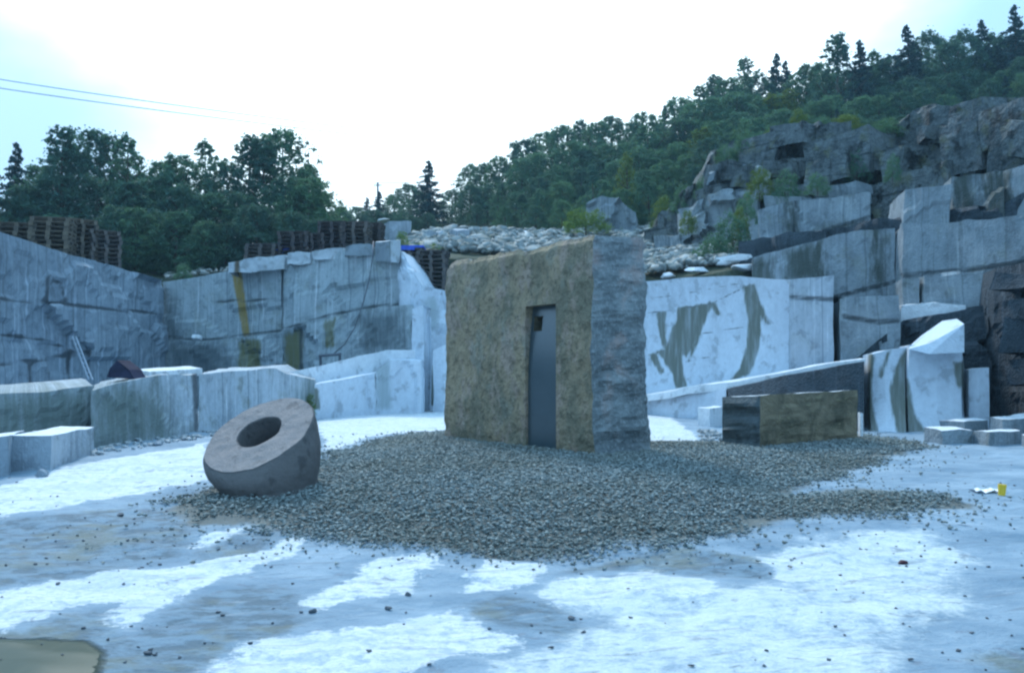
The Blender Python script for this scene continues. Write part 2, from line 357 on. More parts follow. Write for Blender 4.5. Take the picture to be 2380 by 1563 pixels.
PALE_PATCH = [[(-60, 1390), (60, 1370), (300, 1330), (480, 1300), (600, 1290), (660, 1250), (700, 1243), (725, 1250), (680, 1285), (560, 1330), (430, 1380), (330, 1440), (290, 1458), (250, 1442), (300, 1400), (240, 1405), (150, 1410), (40, 1465), (-60, 1475)],  # outlines of paler patches painted into the bedrock colour
       [(700, 1405), (800, 1330), (850, 1310), (930, 1290), (1055, 1275), (1030, 1300), (960, 1350), (900, 1380), (820, 1390), (740, 1425), (700, 1412)],
       [(1075, 1350), (1130, 1300), (1258, 1305), (1230, 1350), (1170, 1370), (1090, 1370)],
       [(440, 1700), (480, 1562), (560, 1510), (640, 1490), (820, 1460), (930, 1450), (1000, 1430), (1050, 1398), (1080, 1430), (1140, 1460), (1230, 1470), (1200, 1510), (1080, 1530), (950, 1563), (950, 1700)],
       [(1262, 1374), (1330, 1341), (1500, 1325), (1560, 1338), (1500, 1372), (1400, 1402), (1300, 1402)], [(1510, 1385), (1560, 1348), (1640, 1345), (1705, 1388), (1600, 1400)], [(1830, 1352), (1785, 1300), (1850, 1272), (1960, 1262), (1900, 1300), (1930, 1330)],
       [(440, 1275), (500, 1235), (580, 1217), (590, 1225), (520, 1255)],
       [(730, 975), (1040, 935), (1520, 935), (1640, 1035), (1500, 1060), (1040, 1006), (860, 1013), (765, 1045), (745, 1010)],
       [(-60, 1140), (220, 1070), (480, 1030), (500, 1110), (330, 1145), (180, 1170), (-60, 1215)]]
SOFT = [[(1050, 1700), (1180, 1530), (1330, 1485), (1385, 1445), (1300, 1400), (1262, 1372), (1330, 1340), (1500, 1325), (1640, 1345), (1760, 1362), (1838, 1352), (1785, 1300), (1830, 1270), (1960, 1240), (2150, 1230), (2260, 1300), (2200, 1420), (2100, 1520), (2050, 1700)]]
WET = [[(300, 1480), (380, 1420), (480, 1370), (600, 1345), (690, 1370), (700, 1410), (740, 1440), (620, 1480), (560, 1500), (450, 1563), (400, 1700), (-100, 1700), (-100, 1480), (60, 1475), (120, 1440), (240, 1415), (280, 1460)],
       [(1080, 1395), (1180, 1375), (1290, 1400), (1360, 1445), (1330, 1475), (1230, 1465), (1150, 1450)],
       [(430, 1290), (560, 1240), (640, 1230), (660, 1250), (600, 1285), (480, 1300)],
       [(-60, 1220), (200, 1190), (420, 1170), (450, 1230), (420, 1290), (250, 1330), (-60, 1380)],
       [(1290, 1330), (1420, 1290), (1600, 1270), (1760, 1300), (1800, 1340), (1640, 1340), (1500, 1320), (1400, 1320)],
       [(2250, 1700), (2300, 1520), (2450, 1470), (2600, 1500), (2600, 1700)]]
PUD = [[(-200, 1495), (-50, 1500), (110, 1485), (200, 1492), (255, 1525), (240, 1563), (230, 1620), (-200, 1640)],
       ]
def maxsd(polys): return np.max([sdpoly(P2, gpoly(q)) for q in polys], 0)
mb.at['pale_patch'] = np.clip(maxsd(PALE_PATCH), -2, 2); mb.at['soft'] = np.clip(maxsd(SOFT), -2, 2); mb.at['wet'] = np.clip(maxsd(WET), -2, 2); mb.at['pud'] = np.clip(maxsd(PUD), -2, 2); mb.at['gravel'] = np.clip(SD.ravel(), -2, 2)
def groundmat():
    m, nt, b = newmat('bedrock'); t = N(nt, 'ShaderNodeTexCoord'); ob = t.outputs['Object']
    rot = N(nt, 'ShaderNodeMapping'); rot.inputs['Rotation'].default_value = (0, 0, R(-20)); rot.inputs['Scale'].default_value = (.85, 1.3, 1); L(nt, ob, rot.inputs[0]); g = rot.outputs[0]
    n1 = noise(nt, g, 1.3, 6, .62); n2 = noise(nt, g, 6, 5, .65); n3 = noise(nt, ob, 30, 3, .6)
    n4 = noise(nt, ob, .5, 4, .6)
    c = mix(nt, ramp(nt, n1, .3, .7), (.165, .26, .345), (.34, .45, .54)); c = mix(nt, ramp(nt, n4, .35, .65, 0, .5), c, (.205, .30, .385))
    n5 = noise(nt, ob, 9, 7, .78); n6 = noise(nt, ob, 2.2, 7, .72)
    ed = mth(nt, 'ADD', mth(nt, 'ADD', mth(nt, 'MULTIPLY', mth(nt, 'SUBTRACT', n6, .5), .5), mth(nt, 'MULTIPLY', mth(nt, 'SUBTRACT', n1, .5), .3)), mth(nt, 'MULTIPLY', mth(nt, 'SUBTRACT', n5, .5), .22))
    pale_patch = ramp(nt, mth(nt, 'ADD', attr(nt, 'pale_patch'), mth(nt, 'MULTIPLY', ed, 1.35)), -.03, .045); soft = ramp(nt, mth(nt, 'ADD', attr(nt, 'soft'), mth(nt, 'MULTIPLY', ed, 1.8)), -.1, .22); wet = ramp(nt, mth(nt, 'ADD', attr(nt, 'wet'), ed), -.08, .1)
    wc = mix(nt, ramp(nt, n2, .4, .6), (.09, .145, .185), (.17, .27, .35)); wc = mix(nt, ramp(nt, n1, .50, .62, 0, .6), wc, (.155, .17, .12))
    c = mix(nt, mth(nt, 'MULTIPLY', wet, .9), c, wc)
    so_ = mix(nt, ramp(nt, n5, .38, .6), (.33, .43, .51), (.60, .69, .71)); so_ = mix(nt, ramp(nt, n6, .45, .6, 0, .7), so_, (.70, .77, .76)); c = mix(nt, mth(nt, 'MULTIPLY', soft, .95), c, so_)
    dc = mix(nt, ramp(nt, n5, .36, .56), (.38, .48, .58), (.70, .76, .77)); dc = mix(nt, ramp(nt, n6, .42, .62, 0, .6), dc, (.50, .59, .66)); c = mix(nt, pale_patch, c, dc); c = mix(nt, mth(nt, 'MULTIPLY', ramp(nt, n5, .56, .66), .45), c, (.14, .20, .27))
    sp = noise(nt, g, 3.2, 6, .7, None, .5); c = mix(nt, mth(nt, 'MULTIPLY', ramp(nt, sp, .60, .66), .6), c, (.17, .21, .26))
    s2 = noise(nt, g, 7, 5, .72, (.28, 1.5, 1), .4); c = mix(nt, mth(nt, 'MULTIPLY', ramp(nt, s2, .57, .64), .4), c, (.15, .19, .23))
    s3 = noise(nt, g, 5, 5, .7, (.3, 1.2, 1)); c = mix(nt, mth(nt, 'MULTIPLY', ramp(nt, s3, .6, .72), .4), c, (.62, .68, .72))
    gl = ramp(nt, mth(nt, 'ADD', attr(nt, 'gravel'), mth(nt, 'MULTIPLY', ed, 1.2)), -.12, .1); c = mix(nt, gl, c, (.15, .17, .165))
    pd = ramp(nt, mth(nt, 'ADD', attr(nt, 'pud'), mth(nt, 'MULTIPLY', ed, .35)), -.02, .05); c = mix(nt, pd, c, (.035, .055, .035))
    L(nt, c, b.inputs['Base Color'])
    rr = mth(nt, 'MULTIPLY', mth(nt, 'SUBTRACT', .8, mth(nt, 'MULTIPLY', wet, .1)), mth(nt, 'SUBTRACT', 1, mth(nt, 'MULTIPLY', pd, .55))); L(nt, rr, b.inputs['Roughness']); b.inputs['Specular IOR Level'].default_value = .18
    h = mth(nt, 'MULTIPLY', mth(nt, 'ADD', mth(nt, 'ADD', n1, n2), mth(nt, 'MULTIPLY', n5, .8)), mth(nt, 'SUBTRACT', 1, pd)); bump(nt, b, h, .8, .05); return m
M['ground'] = groundmat()
g = mb.build('ground', M['ground'], smooth=True, origin=False); tag(g, kind='structure')
def G(x, y): return float(hground(np.array([x]), np.array([y]))[0][0])
def gxy(px, py):
    p = gp(px, py); return p[0], p[1], G(p[0], p[1])

# gravel bed: real stones, all in one mesh
ICO = None
def hull_proto(seed, n=11):
    import bmesh
    r = np.random.default_rng(seed); p = r.uniform(-1, 1, (n, 3)); p = p / np.maximum(np.linalg.norm(p, axis=1)[:, None], .8) * np.array([1.05, r.uniform(.6, .9), r.uniform(.4, .65)])
    bm = bmesh.new(); vs = [bm.verts.new(q) for q in p]; bmesh.ops.convex_hull(bm, input=vs)
    for v_ in [v_ for v_ in bm.verts if not v_.link_faces]: bm.verts.remove(v_)
    bm.verts.index_update(); v = np.array([q.co[:] for q in bm.verts]); f = [[a.index for a in q.verts] for q in bm.faces]; bm.free(); return v, f
def rock_proto(n, s, seed, flat=.7):
    r = np.random.default_rng(seed)
    import bmesh
    bm = bmesh.new(); bmesh.ops.create_icosphere(bm, subdivisions=s, radius=1)
    v = np.array([q.co[:] for q in bm.verts]); f = [[a.index for a in q.verts] for q in bm.faces]; bm.free()
    for k in range(n):       # plane cuts make it angular
        d = r.normal(size=3); d /= np.linalg.norm(d); c = r.uniform(.45, .8); e = v @ d; v = v - np.outer(np.maximum(e - c, 0), d)
    v *= np.array([1, r.uniform(.6, .9), flat * r.uniform(.7, 1)])
    return v, f
protos = [hull_proto(k, 9) for k in range(14)]
def scatter(name, pts, sizes, mat, seed=0, sink=.3):
    r = np.random.default_rng(seed); pts = np.asarray(pts, float); sizes = np.asarray(sizes, float); VV = []; FF = []; TT = []; n = 0
    for k, (v, f) in enumerate(protos):
        ix = np.arange(k, len(pts), len(protos)); m = len(ix)
        if not m: continue
        a = r.uniform(0, 6.283, m); b_ = r.uniform(-.6, .6, m); ca, sa, cb, sb = np.cos(a), np.sin(a), np.cos(b_), np.sin(b_); o_ = np.zeros(m)
        rot = np.stack([np.stack([ca, -sa * cb, sa * sb], -1), np.stack([sa, ca * cb, -ca * sb], -1), np.stack([o_, sb, cb], -1)], 1)
        q = np.einsum('mij,vj->mvi', rot, v) * sizes[ix][:, None, None] + pts[ix][:, None, :]; q[..., 2] += (sizes[ix] * sink)[:, None]
        fa = np.array(f); FF.append((fa[None] + (np.arange(m) * len(v))[:, None, None] + n).reshape(-1, 3)); VV.append(q.reshape(-1, 3)); TT.append(np.repeat(r.random(m), len(v))); n += m * len(v)
    V_ = np.concatenate(VV); F_ = np.concatenate(FF); me = bpy.data.meshes.new(name); me.vertices.add(len(V_)); me.vertices.foreach_set('co', V_.astype(np.float32).ravel())
    me.loops.add(F_.size); me.loops.foreach_set('vertex_index', F_.astype(np.int32).ravel()); me.polygons.add(len(F_)); me.polygons.foreach_set('loop_start', (np.arange(len(F_)) * 3).astype(np.int32)); me.polygons.foreach_set('loop_total', np.full(len(F_), 3, np.int32))
    A = me.attributes.new('tint', 'FLOAT', 'POINT'); A.data.foreach_set('value', np.concatenate(TT).astype(np.float32)); me.materials.append(mat); me.update(calc_edges=True); me.validate()
    o = bpy.data.objects.new(name, me); C.objects.link(o); return o
def gravelmat():
    m, nt, b = newmat('gravel_stones'); t = N(nt, 'ShaderNodeTexCoord'); n = noise(nt, t.outputs['Object'], .9, 4, .6)
    c = mix(nt, attr(nt, 'tint'), (.10, .14, .15), (.27, .325, .33)); c = mix(nt, ramp(nt, n, .35, .7, 0, .4), c, (.15, .15, .11))
    L(nt, c, b.inputs['Base Color']); b.inputs['Roughness'].default_value = .8; return m
M['gravel'] = gravelmat()
mn, mxx = GR.min(0) - .4, GR.max(0) + .4
cand = rng.uniform(mn, mxx, (190000, 2)); s_ = sdpoly(cand, GR) + .5 * fbm(np.stack([cand[:, 0] * .8, cand[:, 1] * 2.2, cand[:, 0] * 0], 1), 5, 4)
keep = rng.random(len(cand)) < np.clip(.09 * np.exp(np.clip(s_ * 3.2, -9, 0)) * (s_ > -1.3) + sstep(-.15, .35, s_), 0, 1)
cand = cand[keep][:85000]; z = hground(cand[:, 0], cand[:, 1])[0]
zz = z + rng.uniform(0, .03, len(z))
tag(scatter('gravel', np.stack([cand[:, 0], cand[:, 1], zz], 1), (.010 + .018 * rng.random(len(cand)) ** 1.9) * (1 + .02 * cand[:, 1]), M['gravel'], 3), 'grey crushed stone spread in a low bed around the monolith and the ring', 'gravel', kind='stuff')
# crumbs of stone lying on the bedrock
pp = []
while len(pp) < 330:
    px = random.uniform(-20, 2400); py = random.choice([random.uniform(1060, 1563), random.uniform(1120, 1330)])
    if (px < 700 and random.random() < .7) or (px > 1600 and random.random() < .6) or random.random() < .25:
        p = gxy(px, py)
        if sdpoly(np.array([[p[0], p[1]]]), GR)[0] < 0: pp.append(p)
M['crumb'] = plain('dark_crumbs', (.10, .12, .14), .8, .3, .3)
tag(scatter('stone_crumbs', pp, [random.uniform(.006, .022) for _ in pp], M['crumb'], 5), 'dark stone crumbs strewn over the pale bedrock', 'stone crumbs', kind='stuff')

# ------------------------------------------------------------------ walls of cut rock
def wall(name, cols, mat, parent=None, back=(0, 1.2, 0), du=.2, dv=None, amp=.05, freq=.9, bulge=0., blocky=(), down=.25, paint=None, cracks=None, topamp=0., seed=1, mb=None, build=True):
    T = np.array([at(c[0], c[1], c[3]) for c in cols]); B = np.array([at(c[0], c[2], c[4] if len(c) > 4 else c[3]) for c in cols])
    B[:, 2] -= down
    seg = np.hypot(*(np.diff(B, axis=0)[:, :2].T)); cum = np.concatenate([[0], np.cumsum(seg)]); n = max(2, int(cum[-1] / du))
    s = np.unique(np.concatenate([np.linspace(0, cum[-1], n + 1), cum]))
    Ti = np.stack([np.interp(s, cum, T[:, k]) for k in range(3)], 1); Bi = np.stack([np.interp(s, cum, B[:, k]) for k in range(3)], 1)
    if topamp: Ti[:, 2] += topamp * fbm(np.stack([s * 1.1, s * 0 + seed, s * 0], 1), seed, 4)
    H = float((T[:, 2] - B[:, 2]).max()); nv = max(2, int(H / (dv or du))); v = np.linspace(0, 1, nv + 1)
    bk = np.array(back, float); nb = max(2, int(np.linalg.norm(bk) / du)); tb = np.linspace(0, 1, nb + 1)
    out_n = -bk / np.linalg.norm(bk)
    mb = mb or MB(); n0 = mb.n
    def surf(Pg, U, V, flip=False):
        sh = Pg.shape; q = Pg.reshape(-1, 3); d = np.stack([fbm(q * freq, seed + k * 31, 3) for k in range(3)], 1) * amp
        if True:
            lvl = np.zeros(len(q))
            for (cu, cv, am) in blocky: lvl += am * (cells(U.ravel() / cu + seed, V.ravel() / cv, seed) - .5)
            d = d + lvl[:, None] * out_n
        mb.grid((q + d).reshape(sh), uv=np.stack([U, V], -1), flip=flip)
    U, V = np.meshgrid(s, v, indexing='ij')
    Pf = Bi[:, None, :] * (1 - v)[None, :, None] + Ti[:, None, :] * v[None, :, None]
    Pf = Pf + bulge * (4 * v * (1 - v))[None, :, None] * (-out_n)
    Zf = Pf[..., 2]
    surf(Pf, U, Zf)
    Ut, Tt = np.meshgrid(s, tb, indexing='ij'); Pt = Ti[:, None, :] + bk * tb[None, :, None]
    surf(Pt, Ut, Pt[..., 2] + 0 * Tt)
    surf(Pf[:, ::max(1, nv // 3)] * 0 + (Bi[:, None, :] * (1 - v) [None, ::max(1, nv // 3), None] + Ti[:, None, :] * v[None, ::max(1, nv // 3), None]) + bk, U[:, ::max(1, nv // 3)], Zf[:, ::max(1, nv // 3)], True)
    for k, fl in ((0, True), (-1, False)):
        Pc = Pf[k][None] + bk * tb[:, None, None]; Uc = np.repeat((s[k] + tb * np.linalg.norm(bk))[:, None], nv + 1, 1)
        surf(Pc, np.full_like(Uc, s[k]), Pc[..., 2], fl)
    V3 = np.concatenate(mb.v)[n0:]; px = proj(V3); sc_ = (V3[:, 1] / F)
    names = list((paint or {}).keys())
    for k in set(list(mb.at.keys()) + names + ['crack']):
        if k == 'crack':
            a = np.full(len(V3), 9.)
            for pl in (cracks or []): a = np.minimum(a, dline(px, pl) * sc_)
        else:
            a = np.full(len(V3), -9.)
            for pl in (paint or {}).get(k, []): a = np.maximum(a, sdpoly(px, pl) * sc_)
        prev = mb.at.get(k, np.full(n0, 9. if k == 'crack' else -9.)); mb.at[k] = np.concatenate([prev, a])
    for k in ('rust', 'pan', 'moss', 'top', 'shade'):
        if k not in mb.at: mb.at[k] = np.full(mb.n, -9.)
        elif len(mb.at[k]) < mb.n: mb.at[k] = np.concatenate([mb.at[k], np.full(mb.n - len(mb.at[k]), -9.)])
    return mb.build(name, M[mat], parent, weld=0.0) if build else mb
def block(name, Lp, Cp_, Rp, mats, parent=None, du=.12, amp=.03, freq=1.6, seed=1, down=.15, ridge=None):
    """a squared block seen on a corner: left, near corner and right edges as (px, ytop, ybot, depth)"""
    e = [(at(q[0], q[1], q[3]), at(q[0], q[2], q[3])) for q in (Lp, Cp_, Rp)]
    t = [a[0] for a in e]; b = [a[1] - np.array([0, 0, down]) for a in e]
    t.append(t[0] + t[2] - t[1]); b.append(b[0] + b[2] - b[1])
    mb = MB()
    def quad(b0, b1, t0, t1, mi, rid=0, flat=0):
        nu = max(2, int(np.linalg.norm(b1 - b0) / du)); nv = max(2, int(np.linalg.norm(t0 - b0) / du))
        u = np.linspace(0, 1, nu + 1)[:, None, None]; v = np.linspace(0, 1, nv + 1)[None, :, None]
        Pg = (b0 * (1 - u) + b1 * u) * (1 - v) + (t0 * (1 - u) + t1 * u) * v; q = Pg.reshape(-1, 3)
        d = np.stack([fbm(q * freq, seed + k * 31, 4) for k in range(3)], 1) * amp
        if rid:
            nrm = np.cross(b1 - b0, t0 - b0); nrm /= np.linalg.norm(nrm); ee = np.minimum(np.minimum(u, 1 - u) + 0 * v, np.minimum(v, 1 - v) + 0 * u).reshape(-1)
            w_ = sstep(0, .08, ee)
            rr = rid * fbm(q * (np.array([.45, .45, 6.0]) if rid > .1 else np.array([1.1, 1.1, 6.5])), seed + 5, 3) * w_; d = d + rr[:, None] * nrm
        uu = (u + 0 * v) * np.linalg.norm(b1 - b0)
        mb.grid((q + d).reshape(Pg.shape), uv=np.stack([uu[..., 0], Pg[..., 2]], -1), mi=mi)
    r1, r2 = ridge or (0, 0)
    quad(b[0], b[1], t[0], t[1], 0, r1); quad(b[1], b[2], t[1], t[2], min(1, len(mats) - 1), r2)
    quad(b[2], b[3], t[2], t[3], 0); quad(b[3], b[0], t[3], t[0], min(1, len(mats) - 1)); quad(t[0], t[1], t[3], t[2], len(mats) - 1)
    for k in ('rust', 'pan', 'moss', 'top', 'shade'): mb.at[k] = np.full(mb.n, -9.)
    mb.at['crack'] = np.full(mb.n, 9.)
    return mb.build(name, [M[k] for k in mats], parent, weld=.002)

# ---- left wall
o = wall('granite_wall', [(-420, 470, 980, 16, 16), (-150, 505, 960, 19.5, 19.5), (0, 537, 925, 22, 22), (120, 580, 912, 24.3, 24.3), (200, 600, 905, 26, 26), (300, 628, 895, 28.6, 28.6), (384, 653, 885, 31, 31)], 'left', back=(-2.5, .8, 0), du=.16, amp=.05, blocky=[(2.6, 1.6, .3), (.9, .6, .12)], seed=3, down=1.2,
         cracks=[[(0, 693), (100, 702), (200, 712), (300, 722), (384, 728)], [(0, 780), (70, 782), (130, 800), (180, 822)], [(0, 845), (75, 838), (180, 822), (210, 815)], [(108, 700), (112, 640), (140, 660), (155, 705)], [(68, 838), (72, 905)], [(158, 825), (155, 890)], [(205, 815), (206, 875)]])
tag(o, 'tall blue grey quarried wall with drill lines running out at the left edge', 'rock wall')
# ---- back wall
root = empty('granite_wall', at(655, 900, 29), 'pale quarried wall facing the camera with a rust streak, left of the monolith', 'rock wall')
wall('upper_face', [(380, 655, 790, 31.2), (530, 630, 790, 30.4), (655, 600, 780, 29.6)], 'palerust', root, back=(.3, 2.5, 0), du=.14, amp=.05, blocky=[(2.8, 1.7, .22), (.8, .7, .05)], seed=5, down=.1,
     paint={'rust': [[(538, 625), (560, 625), (580, 780), (566, 780)]], 'pan': [[(384, 690), (400, 700), (420, 780), (384, 790)]]}, cracks=[[(384, 782), (480, 790), (560, 780), (655, 768)], [(500, 700), (655, 695)]])
wall('drilled_face', [(655, 598, 765, 29.3), (760, 585, 745, 28.6), (870, 575, 720, 28), (930, 580, 705, 27.7), (968, 640, 706, 27.8)], 'palerust', root, back=(.3, 2.5, 0), du=.14, amp=.07, blocky=[(2.4, 1.5, .24), (.8, .7, .06)], seed=6, down=.1,
     cracks=[[(655, 768), (690, 755), (760, 735), (840, 715), (935, 706)], [(656, 600), (655, 765)]])
wall('lower_face', [(384, 790, 880, 31.0), (480, 792, 880, 30.4), (560, 783, 875, 29.8), (655, 772, 870, 29.2)], 'palerust', root, back=(.3, 2.6, 0), du=.15, amp=.06, blocky=[(2, 1.3, .25), (.7, .5, .1)], seed=8, down=1.2,
     paint={'pan': [[(400, 800), (500, 800), (560, 870), (400, 880)]], 'moss': [[(560, 790), (600, 790), (600, 880), (555, 880)]]}, cracks=[[(560, 790), (650, 850)]])
wall('lower_face', [(655, 768, 870, 29.0), (760, 740, 860, 28.2), (850, 715, 850, 27.6), (957, 706, 835, 27.0), (966, 708, 830, 27.5)], 'palerust', root, back=(.3, 2.6, 0), du=.15, amp=.07, blocky=[(1.6, 1.6, .3), (.7, .5, .1)], seed=9, down=1.2,
     paint={'pan': [[(657, 770), (700, 760), (700, 880), (657, 880)], [(830, 730), (930, 720), (930, 800), (850, 810)]], 'moss': [[(757, 745), (775, 745), (775, 800), (757, 800)], [(665, 780), (700, 770), (700, 860), (665, 860)]]},
     cracks=[[(700, 760), (700, 870)]])
wall('broken_end', [(930, 578, 705, 27.6), (960, 625, 800, 27.2), (985, 660, 930, 27.5), (1032, 672, 945, 27.9), (1060, 690, 945, 28.3), (1240, 700, 945, 31)], 'white', root, back=(.4, 2.4, 0), du=.14, amp=.12, blocky=[(.8, 1.6, .35), (.4, .8, .15)], seed=12, down=.8,
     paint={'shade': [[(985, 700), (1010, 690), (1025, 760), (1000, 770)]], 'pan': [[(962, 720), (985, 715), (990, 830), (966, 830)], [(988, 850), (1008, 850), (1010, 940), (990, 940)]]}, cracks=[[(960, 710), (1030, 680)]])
wall('loose_strip', [(958, 715, 940, 26.3), (985, 708, 940, 26.2), (990, 712, 940, 26.9)], 'white', root, back=(.1, 1.0, 0), du=.14, amp=.08, seed=14)
wall('loose_strip', [(1006, 812, 940, 26.0), (1030, 800, 940, 25.9), (1060, 800, 940, 26.0)], 'white', root, back=(.1, 1.0, 0), du=.14, amp=.08, seed=15)
# ---- row of squared blocks along the wall's top
for i, (a, b_, c_, d_, dep, lab) in enumerate([
        (529, 662, 608, 590, 29.8, 'pale slab with a ragged top, leftmost in the row on the wall'),
        (664, 722, 588, 584, 29.4, 'squat block between the ragged slab and the long smooth one'),
        (724, 798, 584, 574, 29.0, 'long smooth block third from the left on the wall top'),
        (800, 868, 573, 568, 28.6, 'darker grey block just left of the upright end block')]):
    bo = 635 if i == 0 else 628 - 9 * i
    s1 = at(a, 600, dep); o = wall('granite_block', [(a + 2, c_, bo - 6 * (i > 0), dep - .5), ((a + b_) / 2, (c_ + d_) / 2 - 3, bo - 5, dep - .55 - .1 * (i % 2)), (b_ - 1, d_, bo - 10, dep - .65)], ['rowpale', 'rowpale', 'rowpale', 'rowdark'][i], None, back=(.1, 1.3, 0), du=.07, amp=.09, freq=2, seed=20 + i, down=.0,
                            paint={'pan': [[(546, 600), (557, 600), (556, 640), (545, 640)]]} if i == 0 else None)
    tag(o, lab, 'stone block', 'blocks in a row on the wall top')
o = block('granite_block', (872, 562, 605, 27.9), (908, 559, 606, 27.0), (931, 557, 610, 27.7), ['rowdark', 'rowpale', 'top'], du=.08, amp=.04, seed=30, down=.02)  # shading put into the materials: front face darker, right face paler
tag(o, 'upright squared block at the right end of the row on the wall', 'stone block', 'blocks in a row on the wall top')
# hose, frame
mb = MB(); pts = [at(x, y, d) for x, y, d in ((868, 560, 27.6), (866, 600, 27.2), (858, 650, 27.1), (845, 700, 27.0), (825, 760, 26.9), (800, 800, 26.8), (770, 826, 26.6))]; mb.tube(pts, .02)
tag(mb.build('hose', M['cable'], smooth=True), 'thin dark hose hanging down the pale wall', 'hose')
fr = empty('trestle', at(765, 838, 26.5), 'small dark trestle at the foot of the pale wall', 'trestle'); mb = MB()
A_, B_ = at(742, 826, 26.6), at(792, 822, 26.4); mb.tube([A_, B_], .05); mb.build('crossbar', M['cable'], fr)
for k in (.05, .95):
    mb = MB(); p = A_ * (1 - k) + B_ * k; mb.tube([p, p + [0, .1, -.45]], .045); mb.build('leg', M['cable'], fr)

# ---- low bench in front of those walls
root = empty('rock_bench', at(480, 1000, 18), 'long low granite bench with pale top running behind the stone ring', 'rock ledge')
wall('bench_face', [(-420, 940, 1180, 10.5, 10.2), (-150, 925, 1110, 12.2, 11.8), (0, 914, 1060, 13.4, 13.0), (110, 905, 1045, 14.3, 14), (218, 893, 1040, 15.0, 14.6)], 'ledge', root, back=(-1.5, 2.6, .1), du=.1, amp=.05, seed=31, down=.4, blocky=[(1.5, 1.2, .15), (.4, .35, .06)],
     paint={'pan': [[(-420, 960), (218, 900), (218, 1040), (-420, 1180)]], 'shade': []})
wall('bench_face', [(212, 905, 1040, 14.2, 13.9), (300, 882, 1024, 15.2, 14.9), (380, 870, 1010, 16.2, 15.9), (455, 868, 1000, 17.2, 17), (462, 866, 1000, 17.3, 17.1)], 'ledge', root, back=(-1.5, 3.5, .1), du=.1, amp=.07, seed=32, down=.4, blocky=[(1.2, .9, .2), (.4, .35, .06)],
     paint={'pan': [[(212, 910), (300, 900), (350, 905), (400, 1000), (380, 1020), (212, 1040)]]}, cracks=[[(452, 866), (458, 1000)]])
wall('bench_face', [(462, 867, 998, 17.3, 17.1), (560, 860, 985, 18.8, 18.6), (640, 855, 975, 20.2, 20), (665, 868, 972, 20.6, 20.5), (730, 883, 962, 22, 22)], 'ledge', root, back=(-1.0, 5, .15), du=.1, amp=.06, seed=33, down=.4, blocky=[(1.4, 1.2, .08)],
     paint={'pan': [[(715, 895), (732, 900), (738, 950), (700, 945)]]})
wall('bench_face', [(725, 893, 962, 22, 22), (800, 880, 955, 23.2, 23.2), (872, 866, 950, 24.4, 24.4), (905, 836, 948, 24.8, 24.8), (978, 838, 945, 25.2, 25.2), (986, 870, 943, 25.9, 25.9)], 'white', root, back=(-.2, 2.6, .15), du=.1, amp=.05, seed=34, down=.4, blocky=[(1.8, 2, .1)],
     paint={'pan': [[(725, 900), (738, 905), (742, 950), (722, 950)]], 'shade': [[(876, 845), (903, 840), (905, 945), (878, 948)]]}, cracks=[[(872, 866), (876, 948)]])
wall('bench_ramp', [(650, 868, 900, 21.6, 21.4), (760, 845, 890, 23.6, 23.5), (900, 812, 890, 25.6, 25.6), (972, 812, 880, 26.4, 26.4)], 'top', root, back=(.1, 1.0, 0), du=.12, amp=.05, seed=35, down=.3)
o = block('flat_slab', (318, 857, 868, 17.2), (345, 864, 876, 16.2), (470, 856, 866, 18), ['top', 'top'], du=.1, amp=.03, seed=36, down=.05)
# pale flat slab lying on the bench
tag(o, 'white flat slab lying on the left part of the bench', 'stone slab')
# leaning dark thing
mb = MB(); b0, b1, t0 = at(248, 876, 15.6), at(312, 880, 15.5), at(272, 836, 15.8); th = np.array([.12, .25, 0])
q = [b0, b1, at(300, 858, 15.6), t0, at(255, 855, 15.7)]; n = len(q)
mb.add(np.array(q + [x + th for x in q]), [tuple(range(n)), tuple(range(2 * n - 1, n - 1, -1))] + [(i, n + i, n + (i + 1) % n, (i + 1) % n) for i in range(n)])
tag(mb.build('dark_slab', M['blackish']), 'dark purplish pointed slab propped on the bench beside the ladder', 'stone slab')
# ladder
lr = empty('ladder', at(212, 880, 24.5), 'narrow grey ladder leaning against the left wall', 'ladder')
for off in (0, 9):
    mb = MB(); mb.tube([at(206 + off, 882, 24.0), at(168 + off * .9, 782, 25.0)], .03); mb.build('rail', M['metal'], lr)
for k in range(9):
    mb = MB(); t = (k + .5) / 9; mb.tube([at(206 - 38 * t, 882 - 100 * t, 24 + t), at(215 - 38.5 * t, 882 - 100 * t, 24 + t)], .022); mb.build('rung', M['metal'], lr)

# ---- left near blocks
o = block('granite_block', (-160, 1030, 1150, 10.6), (21, 1012, 1100, 11.0), (60, 1000, 1080, 12.6), ['left', 'left', 'top'], du=.08, amp=.03, seed=41)
tag(o, 'squared granite block cut off by the left edge of the picture', 'stone block')
o = block('granite_block', (24, 1010, 1096, 11.3), (118, 1010, 1088, 11.4), (218, 992, 1050, 13.4), ['left', 'pale', 'top'], du=.08, amp=.03, seed=42)
tag(o, 'squared granite block with pale top lying at the foot of the bench', 'stone block')
for i, (a, b_, c_, lab) in enumerate([((880, 528, 552, 44), (905, 514, 552, 43.6), (955, 512, 552, 44.5), 'grey squared block far back, behind the upright end block'), ((1044, 533, 562, 40), (1062, 535, 564, 39.6), (1092, 533, 562, 40), 'pale grey squared block standing on the back of the waste heap'), ((985, 540, 566, 40), (1003, 537, 566, 39.6), (1032, 545, 568, 40.2), 'tilted grey block left of the squared one on the heap')]):
    o = block('granite_block', a, b_, c_, ['pale', 'pale', 'pale'], du=.25, amp=.1, seed=45 + i, down=1.5); tag(o, lab, 'stone block', 'blocks far back on the heap')
